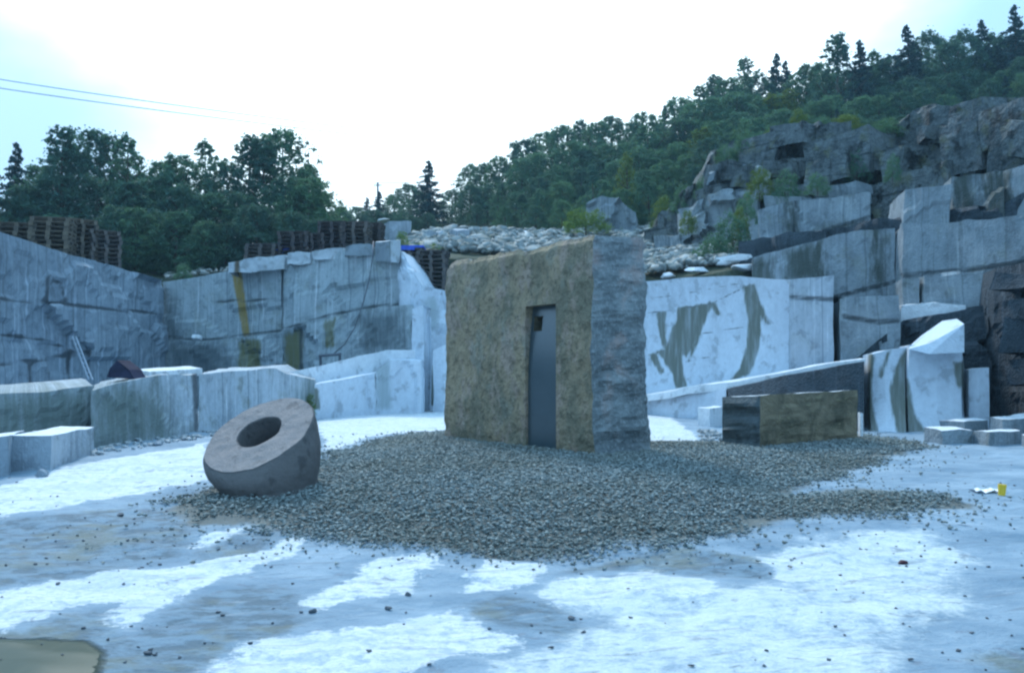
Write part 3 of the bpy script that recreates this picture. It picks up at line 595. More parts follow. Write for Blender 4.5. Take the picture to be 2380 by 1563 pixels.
# stones strewn at the foot of the bench
pts = []
for _ in range(170):
    px = random.uniform(215, 560); py = np.interp(px, [215, 480, 560], [1045, 1003, 985]) + random.uniform(-8, 14); pts.append(gxy(px, py))
tag(scatter('rubble', pts, [random.uniform(.02, .09) for _ in pts], M['rubble'], 9), 'small broken stones strewn along the foot of the low bench', 'rubble', kind='stuff')

# ------------------------------------------------------------------ the monolith
root = empty('monolith', [*at(1378, 1045, 12)[:2], .3], 'tall upright brown granite slab with a narrow dark doorway niche', 'stone sculpture')
Cc = at(1378, 1045, 12.0); Lc = at(1043, 1010, 14.7); Rc = at(1512, 1052, 12.45)
def pl(px, py): return onplane(px, py, Lc, Cc)
fl = np.linalg.norm((Cc - Lc)[:2]); fd = (Cc - Lc) / fl; fd[2] = 0; fd /= np.linalg.norm(fd); fn = np.array([fd[1], -fd[0], 0])
def fu(px, py=900): return np.dot(pl(px, py) - Lc, fd)
topx = [(1035, 618), (1041, 608), (1052, 603), (1090, 600), (1130, 593), (1175, 583), (1225, 582), (1250, 572), (1290, 558), (1340, 549), (1378, 545)]
tu = [fu(a) for a, b in topx]; tz = [pl(a, b)[2] for a, b in topx]
UL, UR = fu(1221), fu(1292); ZN = pl(1256, 708)[2]; ZB = .25
LF = fu(1378)
us = np.unique(np.concatenate([np.arange(fu(1027), UL, .04), np.linspace(UL, UR, 12), np.linspace(UR, LF, 20)]))
vb = np.linspace(0, 1, 52); vt = np.linspace(0, 1, 24)[1:]
topz = np.interp(us, tu, tz) + .03 * fbm(np.stack([us * 6, us * 0, us * 0], 1), 3, 3)
Zg = np.concatenate([np.repeat((ZB + (ZN - ZB) * vb)[None], len(us), 0), ZN + (topz - ZN)[:, None] * vt[None]], 1)
nr, nc = len(us), Zg.shape[1]
left_wob = .03 * fbm(np.stack([Zg[0] * 1.3, Zg[0] * 0, Zg[0] * 0], 1), 8, 3)
Pg = Lc[None, None, :] + us[:, None, None] * fd; Pg = np.repeat(Pg, nc, 1).copy(); Pg[..., 2] = Zg
# rough face, cut clean near the niche
du_ = np.maximum(np.maximum(UL - us, us - UR), 0)[:, None]; dz_ = np.maximum(Zg - ZN, 0); dn = np.hypot(du_ + 0 * dz_, dz_); wgt = sstep(.0, .12, dn)
q = Pg.reshape(-1, 3); rl = (.08 * fbm(q * 1.1, 70, 3) + .045 * fbm(q * 4.2, 71, 4)).reshape(nr, nc) * wgt
eu = np.minimum(us - us[0], 9)[:, None]; rl = rl - .10 * (1 - sstep(0, .12, eu)) - .06 * (1 - sstep(0, .10, topz[:, None] - Zg))
Pg = Pg + rl[..., None] * fn; Pg[0, :, :2] += (left_wob[:, None] * fd[None, :2])
mb = MB(); idx = np.arange(nr * nc).reshape(nr, nc); F4 = []
iu0 = int(np.argmin(abs(us - UL))); iu1 = int(np.argmin(abs(us - UR))); kz = 51
for i in range(nr - 1):
    for j in range(nc - 1):
        if iu0 <= i < iu1 and j < kz: continue
        F4.append((idx[i, j], idx[i + 1, j], idx[i + 1, j + 1], idx[i, j + 1]))
mb.add(Pg.reshape(-1, 3), F4, uv=np.stack([np.repeat(us[:, None], nc, 1), Zg], -1))
# side (right), back, left end, top
sv = Rc - Cc; sv[2] = 0; sl_ = np.linalg.norm(sv); ns = 24; ss = np.linspace(0, 1, ns + 1)
zR = at(1500, 552, 12.45)[2]; colC = Pg[-1]
Sg = np.zeros((ns + 1, nc, 3)); fr_ = (colC[:, 2] - ZB) / (colC[-1, 2] - ZB)
for a, t in enumerate(ss):
    zt = colC[-1, 2] * (1 - t) + zR * t - (.10 * sstep(.86, 1, t))
    base = colC * 1.0; base[:, :2] += sv[:2] * t; base[:, 2] = ZB + fr_ * (zt - ZB)
    Sg[a] = base
# the right outline leans out towards the foot
Sg[:, :, :2] += (ss[:, None, None] * (np.interp(fr_, [0, .2, .25, .45, 1], [.03, .015, -.01, -.02, -.06]))[None, :, None]) * (sv[:2] / sl_)
sn = np.array([sv[1], -sv[0], 0]) / sl_; q = Sg.reshape(-1, 3)
rid = (.09 * fbm(q * np.array([2.2, 2.2, 4.8]), 80, 5) + .02 * fbm(q * np.array([4, 4, 14.]), 81, 2)).reshape(ns + 1, nc)
rid = rid * sstep(0, .08, ss)[:, None] - .05 * sstep(.88, 1, ss)[:, None]
Sg = Sg + rid[..., None] * sn
Sg[-1, :, :2] += (.035 * fbm(np.stack([Sg[-1, :, 2] * 4, Sg[-1, :, 2] * 0, Sg[-1, :, 2] * 0], 1), 83, 3))[:, None] * (sv[:2] / sl_)
mb.grid(Sg, uv=np.stack([np.repeat(ss[:, None], nc, 1), Sg[..., 2]], -1), mi=1)
TH = sv.copy()
Bg = Pg * 1.0; Bg[..., :2] += Sg[-1][None, :, :2] - colC[None, :, :2]; Bg[..., 2] = ZB + (Bg[..., 2] - ZB) * ((Sg[-1][-1, 2] - ZB) / (colC[-1, 2] - ZB))
mb.grid(Bg, mi=0, flip=True)
tt = ss[None, :, None]
Tg = Pg[:, -1][:, None] * (1 - tt) + Bg[:, -1][:, None] * tt; Tg[-1] = Sg[:, -1]
Tg[1:-1, 1:-1, 2] += .03 * fbm(Tg[1:-1, 1:-1].reshape(-1, 3) * 2.5, 90, 3).reshape(Tg.shape[0] - 2, ns - 1)
mb.grid(Tg, mi=2)
Eg = Pg[0][None] * (1 - ss[:, None, None]) + Bg[0][None] * ss[:, None, None]; mb.grid(Eg, mi=1, flip=True)
for k in ('rust', 'pan', 'moss', 'top', 'shade'): mb.at[k] = np.full(mb.n, -9.)
mb.at['crack'] = np.full(mb.n, 9.)
mb.build('slab', [M['slab'], M['side'], M['top']], root, weld=.0005)
# niche lining with its polished back and little window
ND = .20
def FPt(u, z, dp): return Lc * [1, 1, 0] + fd * u + np.array([0, 0, z]) - fn * dp
mb = MB()
for (u0, u1, z0, z1, m_) in ((UL, UL, ZB, ZN, 0), (UR, UR, ZB, ZN, 0)):
    mb.add([FPt(u0, z0, 0), FPt(u0, z0, ND), FPt(u0, z1, ND), FPt(u0, z1, 0)], [(0, 1, 2, 3)])
mb.add([FPt(UL, ZN, 0), FPt(UR, ZN, 0), FPt(UR, ZN, ND), FPt(UL, ZN, ND)], [(0, 1, 2, 3)])
mb.build('niche_reveal', M['slab'], root)
def pn(px, py):
    P0 = FPt(0, 0, .16); return onplane(px, py, P0, P0 + fd)
hu0, hu1 = np.dot(pn(1245, 750) - FPt(0, 0, .16), fd), np.dot(pn(1265, 750) - FPt(0, 0, .16), fd); hz1, hz0 = pn(1255, 734)[2], pn(1255, 769)[2]
mb = MB(); e = .003
US = [UL - .01, hu0, hu1, UR + .01]; ZS = np.unique(np.concatenate([np.linspace(ZB, hz0, 30), [hz0, hz1], np.linspace(hz1, ZN + .01, 8)]))
def lean(z): return .055 + .105 * max(0, (z - (ZN - 1.15)) / 1.15) ** 1.6
for i in range(3):
    for j in range(len(ZS) - 1):
        if i == 1 and ZS[j] >= hz0 - 1e-6 and ZS[j + 1] <= hz1 + 1e-6: continue
        mb.add([FPt(US[i], ZS[j], lean(ZS[j])), FPt(US[i + 1], ZS[j], lean(ZS[j])), FPt(US[i + 1], ZS[j + 1], lean(ZS[j + 1])), FPt(US[i], ZS[j + 1], lean(ZS[j + 1]))], [(0, 1, 2, 3)])
pnl = mb.build('niche_panel', M['polish'], root, weld=.0005, smooth=True)
mb = MB(); hd = ND + .14
for a, b_ in (((hu0, hz0), (hu1, hz0)), ((hu1, hz0), (hu1, hz1)), ((hu1, hz1), (hu0, hz1)), ((hu0, hz1), (hu0, hz0))):
    mb.add([FPt(*a, lean(a[1])), FPt(*b_, lean(b_[1])), FPt(*b_, hd), FPt(*a, hd)], [(0, 1, 2, 3)])
mb.add([FPt(hu0, hz0, hd), FPt(hu1, hz0, hd), FPt(hu1, hz1, hd), FPt(hu0, hz1, hd)], [(0, 1, 2, 3)])
mb.build('peephole', M['lowface'], pnl)

# ------------------------------------------------------------------ low block right of it
o = block('low_block', (1678, 922, 1050, 13.7), (1765, 917, 1056, 13.0), (1992, 906, 1042, 14.6), ['lowside', 'lowface', 'top'], du=.05, amp=.025, freq=2.5, seed=51, ridge=(.16, .05), down=.2)
tag(o, 'low brown granite block with a layered dark end, right of the monolith', 'stone sculpture')

# ------------------------------------------------------------------ stone ring
nrm = Vector((-.27, -.54, .80)).normalized(); xa = Vector((1, 0, 0)); xa = (xa - nrm * xa.dot(nrm)).normalized(); ya = nrm.cross(xa)
g0 = gxy(628, 1170); DR = g0[1] + .52; ctr = Vector(at(603, 1006, DR)); RF = 132 * DR / F; seg = 84; RB = 106 * DR / F
bc = np.array([at(632, 1100, DR)[0], g0[1] + RB * .92, g0[2] - .05]); nrmv = np.array(nrm); xv, yv, cv = np.array(xa), np.array(ya), np.array(ctr)
th = np.linspace(0, 2 * math.pi, seg, endpoint=False); ct, st_ = np.cos(th)[:, None], np.sin(th)[:, None]
def fring(r_, h_, k=0): return cv + xv * (r_ * ct + k * -.02) + yv * (r_ * st_ + k * .04) + nrmv * h_
hr_ = RF * .405; rows = [fring(RF * .05, -.40, 1), fring(hr_ * .8, -.40, 1), fring(hr_ * .93, -.37, 1), fring(hr_ * .95, -.2, 1), fring(hr_ * .97, -.06, 1), fring(hr_ * .985, -.012, 1), fring(hr_ * 1.03, .0, 1)]
for t in np.linspace(.15, 1, 9): rows.append(fring(hr_ * 1.03 * (1 - t) + RF * .985 * t, .004, 1 - t))
n_in = 6; n_face = len(rows)
rim = fring(RF, -.012)
bring = bc + np.concatenate([RB * ct, RB * st_, 0 * ct], 1)
for t in np.linspace(0, 1, 16): rows.append(rim * (1 - t) + bring * t + np.concatenate([ct, st_, 0 * ct], 1) * (.055 * math.sin(math.pi * min(1, t * 1.15 + .02)) if t < .86 else .01))
rows.append(bc + (bring - bc) * .5)
rows = np.array(rows); q = rows.reshape(-1, 3); dd = np.stack([fbm(q * 3, 5 + k, 4) for k in range(3)], 1) * .022 + np.stack([fbm(q * 14, 15 + k, 2) for k in range(3)], 1) * .006
rows = (q + dd).reshape(rows.shape); mb = MB(); mb.v = [rows.reshape(-1, 3)]; mb.n = rows.size // 3; mb.uv = [np.zeros((mb.n, 2))]; nr_ = len(rows)
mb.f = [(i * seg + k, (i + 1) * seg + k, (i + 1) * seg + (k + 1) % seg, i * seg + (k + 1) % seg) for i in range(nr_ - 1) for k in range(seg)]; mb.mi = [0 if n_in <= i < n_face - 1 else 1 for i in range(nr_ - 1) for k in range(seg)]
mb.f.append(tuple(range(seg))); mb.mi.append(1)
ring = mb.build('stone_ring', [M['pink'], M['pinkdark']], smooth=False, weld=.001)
tag(ring, 'thick tilted pinkish granite drum with a round hollow in its face', 'stone sculpture')

# ------------------------------------------------------------------ scooped pale wall, right
root = empty('sawn_wall', at(1700, 900, 24), 'white wire sawn wall with curved olive water stains, right of the monolith', 'rock wall')
pan = [[(1527, 725), (1547, 725), (1546, 780), (1552, 815), (1545, 812), (1534, 775)],
       [(1575, 717), (1590, 713), (1654, 704), (1638, 745), (1626, 773), (1594, 828), (1584, 812), (1584, 832), (1588, 868), (1597, 903), (1575, 905), (1565, 868), (1535, 824), (1527, 816), (1547, 812), (1555, 793), (1561, 769), (1575, 741)],
       [(1729, 665), (1753, 660), (1765, 713), (1767, 769), (1761, 816), (1741, 868), (1697, 884), (1721, 856), (1737, 805), (1739, 745), (1733, 698)],
       [(1749, 662), (1768, 706), (1788, 753), (1780, 749), (1761, 713)], [(1509, 824), (1535, 868), (1541, 862), (1523, 820)], [(1648, 700), (1660, 702), (1674, 730), (1664, 728)], [(1622, 770), (1640, 735), (1618, 800), (1600, 840)]]
wall('scooped_face', [(1240, 692, 945, 30.2), (1420, 660, 925, 27), (1505, 652, 915, 25.5), (1600, 645, 905, 24.3), (1720, 642, 885, 22.8), (1800, 648, 868, 22.0), (1838, 649, 858, 21.7)], 'white', root, back=(.6, 2.2, 0), du=.07, amp=.05, bulge=.35, freq=.5, seed=61, down=.25,
     paint={'pan': pan}, cracks=[[(1505, 727), (1560, 720), (1654, 704), (1729, 668)], [(1505, 694), (1600, 680), (1729, 656)], [(1630, 775), (1735, 758)], [(1600, 838), (1650, 828)]])
wall('panel', [(1836, 650, 855, 21.2), (1880, 645, 850, 20.9), (1937, 641, 840, 20.4)], 'pale', root, back=(.5, 1.8, 0), du=.08, amp=.05, seed=62, down=.25, cracks=[[(1838, 690), (1937, 695)]])
# ledge top and the dark face under it
root = empty('rock_ledge', at(1850, 1000, 18), 'sloping ledge with a white dusty top and dark drilled face behind the low block', 'rock ledge')
wall('dark_face', [(1690, 903, 1050, 21.0, 20), (1800, 877, 1040, 19.7, 19), (1900, 858, 1030, 18.8, 18.3), (2008, 837, 1000, 17.9, 17.6)], 'darkrock', root, back=(.6, 2.2, .0), du=.09, amp=.04, seed=63, down=.3)
wall('pale_face', [(1440, 932, 1010, 25.0, 25), (1510, 930, 1000, 24.2, 24.2), (1600, 915, 1000, 22.6, 22.4), (1687, 903, 1000, 21.1, 21)], 'white', root, back=(.4, 2.2, .0), du=.1, amp=.05, seed=64, down=.5)
wall('dusty_top', [(1440, 930, 936, 24.8), (1505, 918, 929, 24.0), (1600, 899, 912, 22.4), (1700, 886, 899, 21.0), (1800, 868, 876, 19.9), (1900, 849, 856, 19.0), (2010, 832, 838, 18.0)], 'top', root, back=(.6, 2.6, .02), du=.1, amp=.05, seed=65, down=.04)
o = block('granite_block', (1622, 946, 990, 19.2), (1650, 948, 1000, 18.8), (1688, 944, 998, 19.6), ['top', 'top'], du=.08, amp=.03, seed=66)
tag(o, 'small white squared block between the monolith and the low block', 'stone block')
pts = [gxy(random.uniform(1625, 1690), random.uniform(1002, 1022)) for _ in range(60)]
tag(scatter('rubble', pts, [random.uniform(.03, .1) for _ in pts], M['rubble'], 19), 'pale broken stones beside the small white block', 'rubble', kind='stuff')
o = block('granite_post', (1994, 957, 1030, 15.2), (1999, 957, 1032, 15.0), (2006, 960, 1032, 15.1), ['top', 'top'], du=.08, amp=.01, seed=67)
tag(o, 'narrow white stone strip standing at the right end of the low block', 'stone post')

# ------------------------------------------------------------------ sawn pillars far right
base = wall('rock_backing', [(1990, 835, 1000, 19.4), (2100, 745, 1000, 19.6), (2285, 705, 990, 18.6), (2310, 622, 990, 17.9), (2420, 606, 990, 16.5), (2700, 570, 1000, 14)], 'darkrock', None, back=(1.0, 3, 0), du=.1, amp=.08, freq=.6, blocky=[(1.6, 1.1, .6), (.6, .5, .25)], seed=70, down=.4)
tag(base, 'dark wet rock face at the right edge behind the sawn pillars', 'rock face')
o = wall('sawn_pillar', [(2026, 822, 990, 18.2, 17.6), (2062, 812, 992, 18.0, 17.3), (2108, 806, 998, 17.9, 17.0)], 'white', None, back=(.4, 1.6, 0), du=.05, amp=.02, bulge=.25, seed=71, down=.2,
         paint={'pan': [[(2086, 998), (2074, 950), (2070, 900), (2084, 850), (2103, 812), (2118, 806), (2118, 1004), (2092, 1004)], [(2020, 815), (2032, 830), (2024, 880), (2028, 950), (2040, 1000), (2018, 1000)], [(2060, 818), (2068, 816), (2050, 875), (2044, 875)]]})
tag(o, 'pale sawn pillar with curved dark water stains, beside the dark drilled face', 'stone pillar')
o = wall('sawn_pillar', [(2112, 800, 998, 17.6, 17.2), (2180, 800, 996, 17.3, 16.9), (2236, 815, 975, 17.1, 16.9), (2242, 860, 975, 17.6, 17.1)], 'white', None, back=(.5, 1.6, 0), du=.05, amp=.02, bulge=.12, seed=72, down=.2,
         paint={'pan': [[(2218, 840), (2240, 840), (2244, 960), (2236, 900), (2226, 890)], [(2108, 880), (2114, 900), (2124, 960), (2150, 1003), (2108, 1003)]]})
tag(o, 'broad smooth blue white sawn pillar under the wedge shaped block', 'stone pillar')
mb = MB(); fr1 = [at(2112, 810, 16.9), at(2160, 822, 16.7), at(2241, 818, 16.6), at(2241, 752, 16.6), at(2215, 765, 16.7), at(2160, 797, 16.8)]
bk1 = [at(2118, 800, 18.2), at(2160, 810, 18.1), at(2236, 800, 18.0), at(2224, 740, 18.0), at(2190, 745, 18.1), at(2140, 780, 18.2)]
mb.add(np.array(fr1 + bk1), [tuple(range(6))[::-1], tuple(range(6, 12))] + [(i, (i + 1) % 6, 6 + (i + 1) % 6, 6 + i) for i in range(6)])
for k in ('rust', 'pan', 'moss', 'top', 'shade'): mb.at[k] = np.full(mb.n, -9.)
mb.at['crack'] = np.full(mb.n, 9.)
tag(mb.build('wedge_block', M['white']), 'wedge shaped sawn block sitting on the broad pillar', 'stone block')
o = wall('sawn_pillar', [(2252, 858, 975, 17.2), (2275, 854, 972, 17.0), (2299, 853, 972, 17.0)], 'white', None, back=(.2, .6, 0), du=.06, amp=.02, seed=74, down=.2)
tag(o, 'slim blue white sawn pillar, rightmost of the three', 'stone pillar')
for i, (a, b_, c_, lab, ms) in enumerate([
        ((2146, 992, 1018, 15.2), (2190, 1000, 1024, 14.6), (2262, 998, 1024, 14.8), 'low grey block with white top, nearest of the right hand blocks', ['cliffpale', 'cliffpale', 'top']),
        ((2185, 976, 1004, 16.4), (2240, 980, 1010, 15.8), (2296, 974, 1005, 16.2), 'flat grey block lying behind the others in front of the pillars', ['cliffpale', 'cliffpale', 'top']),
        ((2262, 1002, 1028, 14.8), (2300, 1004, 1032, 14.2), (2372, 998, 1032, 14.8), 'squared block with snowy white top at the foot of the pillars', ['cliffpale', 'cliffpale', 'top']),
        ((2300, 968, 1005, 15.6), (2330, 975, 1008, 15.2), (2470, 962, 1005, 16), 'grey block cut off by the right edge, behind the white topped one', ['cliffpale', 'cliffpale', 'top']),
        ((2374, 1008, 1034, 14.2), (2390, 1012, 1038, 13.9), (2480, 1005, 1036, 14.4), 'low grey block just entering the right edge of the picture', ['cliffpale', 'cliffpale', 'top'])]):
    o = block('granite_block', a, b_, c_, ms, du=.08, amp=.05, freq=2, seed=80 + i); tag(o, lab, 'stone block', 'blocks at the foot of the pillars')

# ------------------------------------------------------------------ quarry cliff
root = empty('quarry_cliff', at(2000, 800, 28), 'high terraced quarry cliff of dark weathered granite filling the right side', 'cliff')
wall('weathered_face', [(1440, 640, 700, 42), (1495, 590, 700, 41), (1525, 500, 700, 39.5), (1575, 462, 700, 38.5), (1625, 425, 700, 37), (1660, 345, 700, 36), (1760, 318, 700, 34), (1870, 292, 700, 32.5), (2000, 300, 700, 31), (2090, 270, 700, 30), (2150, 243, 700, 29.2), (2250, 246, 700, 28), (2400, 250, 700, 26), (2600, 230, 720, 24), (3000, 200, 740, 21)],
     'cliff', root, back=(.5, 6, 0), du=.1, amp=.12, freq=.6, blocky=[(3.4, 2.4, 1.9), (1.5, 1.9, 1.0), (.6, .9, .4)], topamp=.5, seed=91, down=1)
def cut(name, cols, seed, paint=None, cracks=None, mat='cliffpale', bl=((1.5, 1.0, .12),), back=(.6, 2.2, 0), amp=.09, du=.11, topamp=.1, down=.15):
    return wall(name, cols, mat, root, back=back, du=du, amp=amp, freq=.9, blocky=list(bl), topamp=topamp, seed=seed, down=down, paint=paint, cracks=cracks)
cut('cut_tier', [(1765, 485, 610, 27.5), (1830, 470, 595, 26.9), (1905, 458, 580, 26.2), (2022, 445, 540, 25.2)], 92, {'pan': [[(1835, 470), (1845, 470), (1850, 590), (1838, 590)], [(1850, 580), (1940, 530), (2020, 520), (2020, 560), (1850, 610)]]}, [[(1765, 560), (1900, 540), (2020, 505)], [(1848, 465), (1846, 590)]])
cut('cut_tier', [(1750, 605, 668, 24.6), (1780, 590, 668, 24.3), (1900, 556, 670, 23.4), (2000, 536, 680, 22.6), (2082, 530, 690, 22)], 93, {'pan': [[(1750, 610), (1790, 605), (1790, 660), (1750, 660)], [(1830, 590), (1905, 565), (1910, 640), (1830, 645)], [(2035, 535), (2046, 535), (2048, 650), (2036, 650)]]}, [[(1940, 690), (2082, 655)]])
cut('cut_tier', [(2098, 520, 650, 21.2), (2200, 515, 640, 20.2), (2400, 500, 610, 18.2), (2700, 460, 600, 15.5)], 94, None, [[(2098, 640), (2240, 628), (2400, 606)]], bl=((2.5, 2, .08),))
cut('cut_tier', [(2100, 436, 530, 22.2), (2160, 428, 530, 21.6), (2212, 424, 530, 21.2)], 95)
cut('cut_pillar', [(2215, 410, 530, 22.4), (2290, 405, 520, 21.6), (2400, 380, 510, 20.4), (2600, 350, 510, 18)], 96, {'pan': [[(2222, 400), (2255, 400), (2258, 510), (2222, 510)], [(2290, 400), (2340, 400), (2345, 505), (2290, 505)]]}, bl=((.8, 1.2, .5),))
cut('cut_tier', [(2100, 645, 710, 20.4), (2140, 640, 710, 20.1)], 97, du=.08)
cut('cut_tier', [(2148, 636, 700, 20.0), (2220, 628, 700, 19.5), (2292, 640, 690, 18.9)], 98, du=.08, amp=.14)
cut('cut_tier', [(1955, 692, 835, 20.2), (2020, 686, 835, 19.8), (2088, 684, 825, 19.4), (2078, 700, 822, 19.6)], 99, None, [[(1960, 735), (2040, 748), (2085, 745)]], du=.08)
cut('ledge', [(2090, 706, 740, 19.8), (2180, 700, 740, 19.4), (2250, 700, 740, 19.0)], 100, mat='top', du=.08, amp=.15)
cut('cut_tier', [(1575, 490, 560, 34.5), (1620, 470, 570, 33.5), (1680, 440, 570, 32.5), (1760, 430, 560, 31.5)], 101, bl=((1.4, 1.0, .9),), amp=.3)
cut('cut_tier', [(1650, 400, 470, 33.6), (1720, 375, 460, 33), (1800, 390, 460, 32)], 102, bl=((1.4, 1.0, .9),), amp=.4)
cut('backing', [(1720, 560, 720, 26), (1900, 540, 760, 24.6), (2100, 500, 800, 22.6), (2500, 420, 800, 20)], 103, mat='darkrock', bl=((1.5, 1.2, .5),), amp=.3)
cut('shelf', [(1840, 600, 640, 24.2), (1900, 560, 600, 25.0), (1990, 535, 560, 24.2)], 104, mat='top', amp=.08, du=.1)
def strew(name, cols, mat, seed, wr=(1.0, 3.2), hr=(.8, 2.2), prot=(0, 1.5), dep=3., parent=root, amp=.07, gap=.12):
    r = np.random.default_rng(seed); mb = MB(); xs_ = [c[0] for c in cols]; px = cols[0][0]
    while px < cols[-1][0]:
        d0 = np.interp(px, xs_, [c[3] for c in cols]); wm = r.uniform(*wr); wp = wm * F / d0; x1 = px + wp; d1 = np.interp(x1, xs_, [c[3] for c in cols])
        zt = min(at(px, np.interp(px, xs_, [c[1] for c in cols]), d0)[2], at(x1, np.interp(x1, xs_, [c[1] for c in cols]), d1)[2]) + r.uniform(-.5, .5); zb = at(px, np.interp(px, xs_, [c[2] for c in cols]), d0)[2]; z = zb; pr0 = r.uniform(*prot)
        while z < zt:
            h_ = min(r.uniform(*hr), zt - z + .2); pr = pr0 * .5 + r.uniform(*prot) * .7 - .10 * (z - zb); a = at(px, 700, d0); b = at(x1, 700, d1); t = (b - a); t[2] = 0; ln = np.linalg.norm(t); t /= ln; nn = np.array([t[1], -t[0], 0]) if t[0] > 0 else np.array([-t[1], t[0], 0])
            ang = r.normal() * .07; t2 = t * math.cos(ang) + nn * math.sin(ang); n2 = nn * math.cos(ang) - t * math.sin(ang); tilt = r.normal() * .05; up = np.array([0, 0, 1.]) + t2 * tilt; c0 = a + nn * pr; c0[2] = z
            W = ln - gap * r.random(); H = h_ - gap * .6 * r.random(); k = 0
            if r.random() < .10: z += h_; continue
            e_ = [c0, c0 + t2 * W, c0 + t2 * W - n2 * dep, c0 - n2 * dep]
            e_ = [q_ + r.normal(size=3) * .06 for q_ in e_]; tp = [q_ + up * H + r.normal(size=3) * .09 for q_ in e_]
            for (b0, b1, t1, t0) in ((e_[0], e_[1], tp[1], tp[0]), (e_[1], e_[2], tp[2], tp[1]), (e_[3], e_[0], tp[0], tp[3]), (tp[0], tp[1], tp[2], tp[3])):
                nu = max(2, int(np.linalg.norm(b1 - b0) / .2)); nv = max(2, int(np.linalg.norm(t0 - b0) / .2)); u = np.linspace(0, 1, nu + 1)[:, None, None]; v = np.linspace(0, 1, nv + 1)[None, :, None]
                Pg = (b0 * (1 - u) + b1 * u) * (1 - v) + (t0 * (1 - u) + t1 * u) * v; q = Pg.reshape(-1, 3); dd = np.stack([fbm(q * 1.1, seed + kk * 31, 4) for kk in range(3)], 1) * amp * 2
                mb.grid((q + dd).reshape(Pg.shape), uv=np.stack([(u + 0 * v)[..., 0] * W + px, Pg[..., 2]], -1))
            z += h_
        px = x1
    for k in ('rust', 'pan', 'moss', 'top', 'shade'): mb.at[k] = np.full(mb.n, -9.)
    mb.at['crack'] = np.full(mb.n, 9.)
    return mb.build(name, M[mat], parent)
CL = [(1530, 520, 600, 38.6), (1575, 485, 600, 37.6), (1625, 452, 600, 36.3), (1660, 372, 560, 35.3), (1760, 338, 560, 33.3), (1870, 312, 540, 31.8), (2000, 316, 520, 30.3), (2090, 290, 500, 29.3), (2150, 262, 500, 28.4), (2250, 264, 480, 27.2), (2400, 268, 470, 25.2), (2600, 250, 470, 23)]
strew('fractured_blocks', CL, 'cliff', 301, wr=(.8, 2.6), hr=(.5, 1.7), prot=(-.3, 1.1), amp=.05)
strew('fractured_blocks', [(a, b + 45, c + 40, d - .8) for a, b, c, d in CL[3:]], 'cliff', 302, wr=(.4, 1.3), hr=(.3, 1.2), prot=(-.9, .9), dep=2, amp=.1)
strew('fractured_blocks', [(1560, 500, 600, 35.5), (1700, 430, 600, 32.5), (1830, 395, 500, 30.5), (2000, 400, 460, 28.5)], 'cliffpale', 303, wr=(.8, 2.2), hr=(.6, 1.4), prot=(-.8, .8), dep=2)
strew('fractured_blocks', [(2300, 720, 990, 17.0), (2420, 690, 990, 15.8), (2700, 660, 1000, 13.4)], 'darkrock', 304, wr=(.6, 1.6), hr=(.4, 1.1), prot=(-.2, .25), dep=1.5, amp=.03)
# a rounded crag among the trees, left of the cliff
o = wall('crag', [(1365, 470, 600, 45), (1400, 452, 600, 44.5), (1440, 460, 600, 44), (1480, 490, 600, 43.5)], 'cliffpale', None, back=(.5, 4, 0), du=.15, amp=.2, freq=.5, blocky=[(2, 1.5, .8), (.8, .8, .4)], seed=105, down=1)
tag(o, 'grey rounded crag rising behind the round lime green bush', 'rock face')

# ------------------------------------------------------------------ the upper ground and the hill
PXT = [-3000, -800, 0, 384, 930, 1040, 1250, 1500, 1700, 2000, 2380, 3200, 5200]
DST = [8, 11, 23.2, 32.5, 29.3, 29.5, 30.5, 27.0, 24.9, 30, 27, 22, 14]
E30 = [.15, .13, .14, .108, .135, .138, .135, .115, .12, .12, .12, .2, .3]
E45 = [.14, .13, .125, .13, .155, .165, .16, .165, .20, .25, .285, .32, .35]
E90 = [.14, .14, .14, .14, .165, .18, .20, .225, .27, .31, .34, .36, .38]
def hill(px, d):
    ds = np.interp(px, PXT, DST); e1 = np.interp(px, PXT, E30); e2 = np.interp(px, PXT, E45); e3 = np.interp(px, PXT, E90)
    t = np.clip((d - ds) / np.maximum(45 - ds, 1), 0, 1); e = e1 * (1 - t) + e2 * t; t2 = np.clip((d - 45) / 45, 0, 1); e = e * (1 - t2) + e3 * t2
    z = CAMZ + np.minimum(d, 110) * e; return z
tt = np.concatenate([np.linspace(0, 1, 50) ** 1.3 * 1.0, [1.25, 1.8, 3]]); pxs = np.concatenate([np.arange(-3000, 0, 150), np.arange(0, 2400, 12), np.arange(2400, 5200, 150)])
PXg, Tg2 = np.meshgrid(pxs, tt, indexing='ij'); DS = np.interp(PXg, PXT, DST); D = DS + Tg2 * (110 - DS)
Xg = (PXg - 1190) / F * D / math.cos(PITCH) * 1.0; Zh = hill(PXg, D) - np.maximum(D - 110, 0) * .05
nzv = fbm(np.stack([Xg * .3, D * .3, Xg * 0], -1).reshape(-1, 3), 44, 3).reshape(Xg.shape); Zh = Zh + nzv * .35
mb = MB(); first = np.stack([Xg[:, 0], D[:, 0], Zh[:, 0] * 0 - 1], -1)[:, None]; P = np.concatenate([first, np.stack([Xg, D, Zh], -1)], 1); mb.grid(P)
def hillmat():
    m, nt, b = newmat('hillside'); t = N(nt, 'ShaderNodeTexCoord'); n = noise(nt, t.outputs['Object'], .7, 6, .7)
    L(nt, mix(nt, ramp(nt, n, .35, .65), (.025, .04, .025), (.07, .085, .06)), b.inputs['Base Color']); b.inputs['Roughness'].default_value = .95; bump(nt, b, n, 1, .3); return m
h = mb.build('hill', hillmat(), smooth=True, origin=False); tag(h, kind='structure')
def hp(px, d): return np.array([(px - 1190) / F * d / math.cos(PITCH), d, float(hill(px, d))])

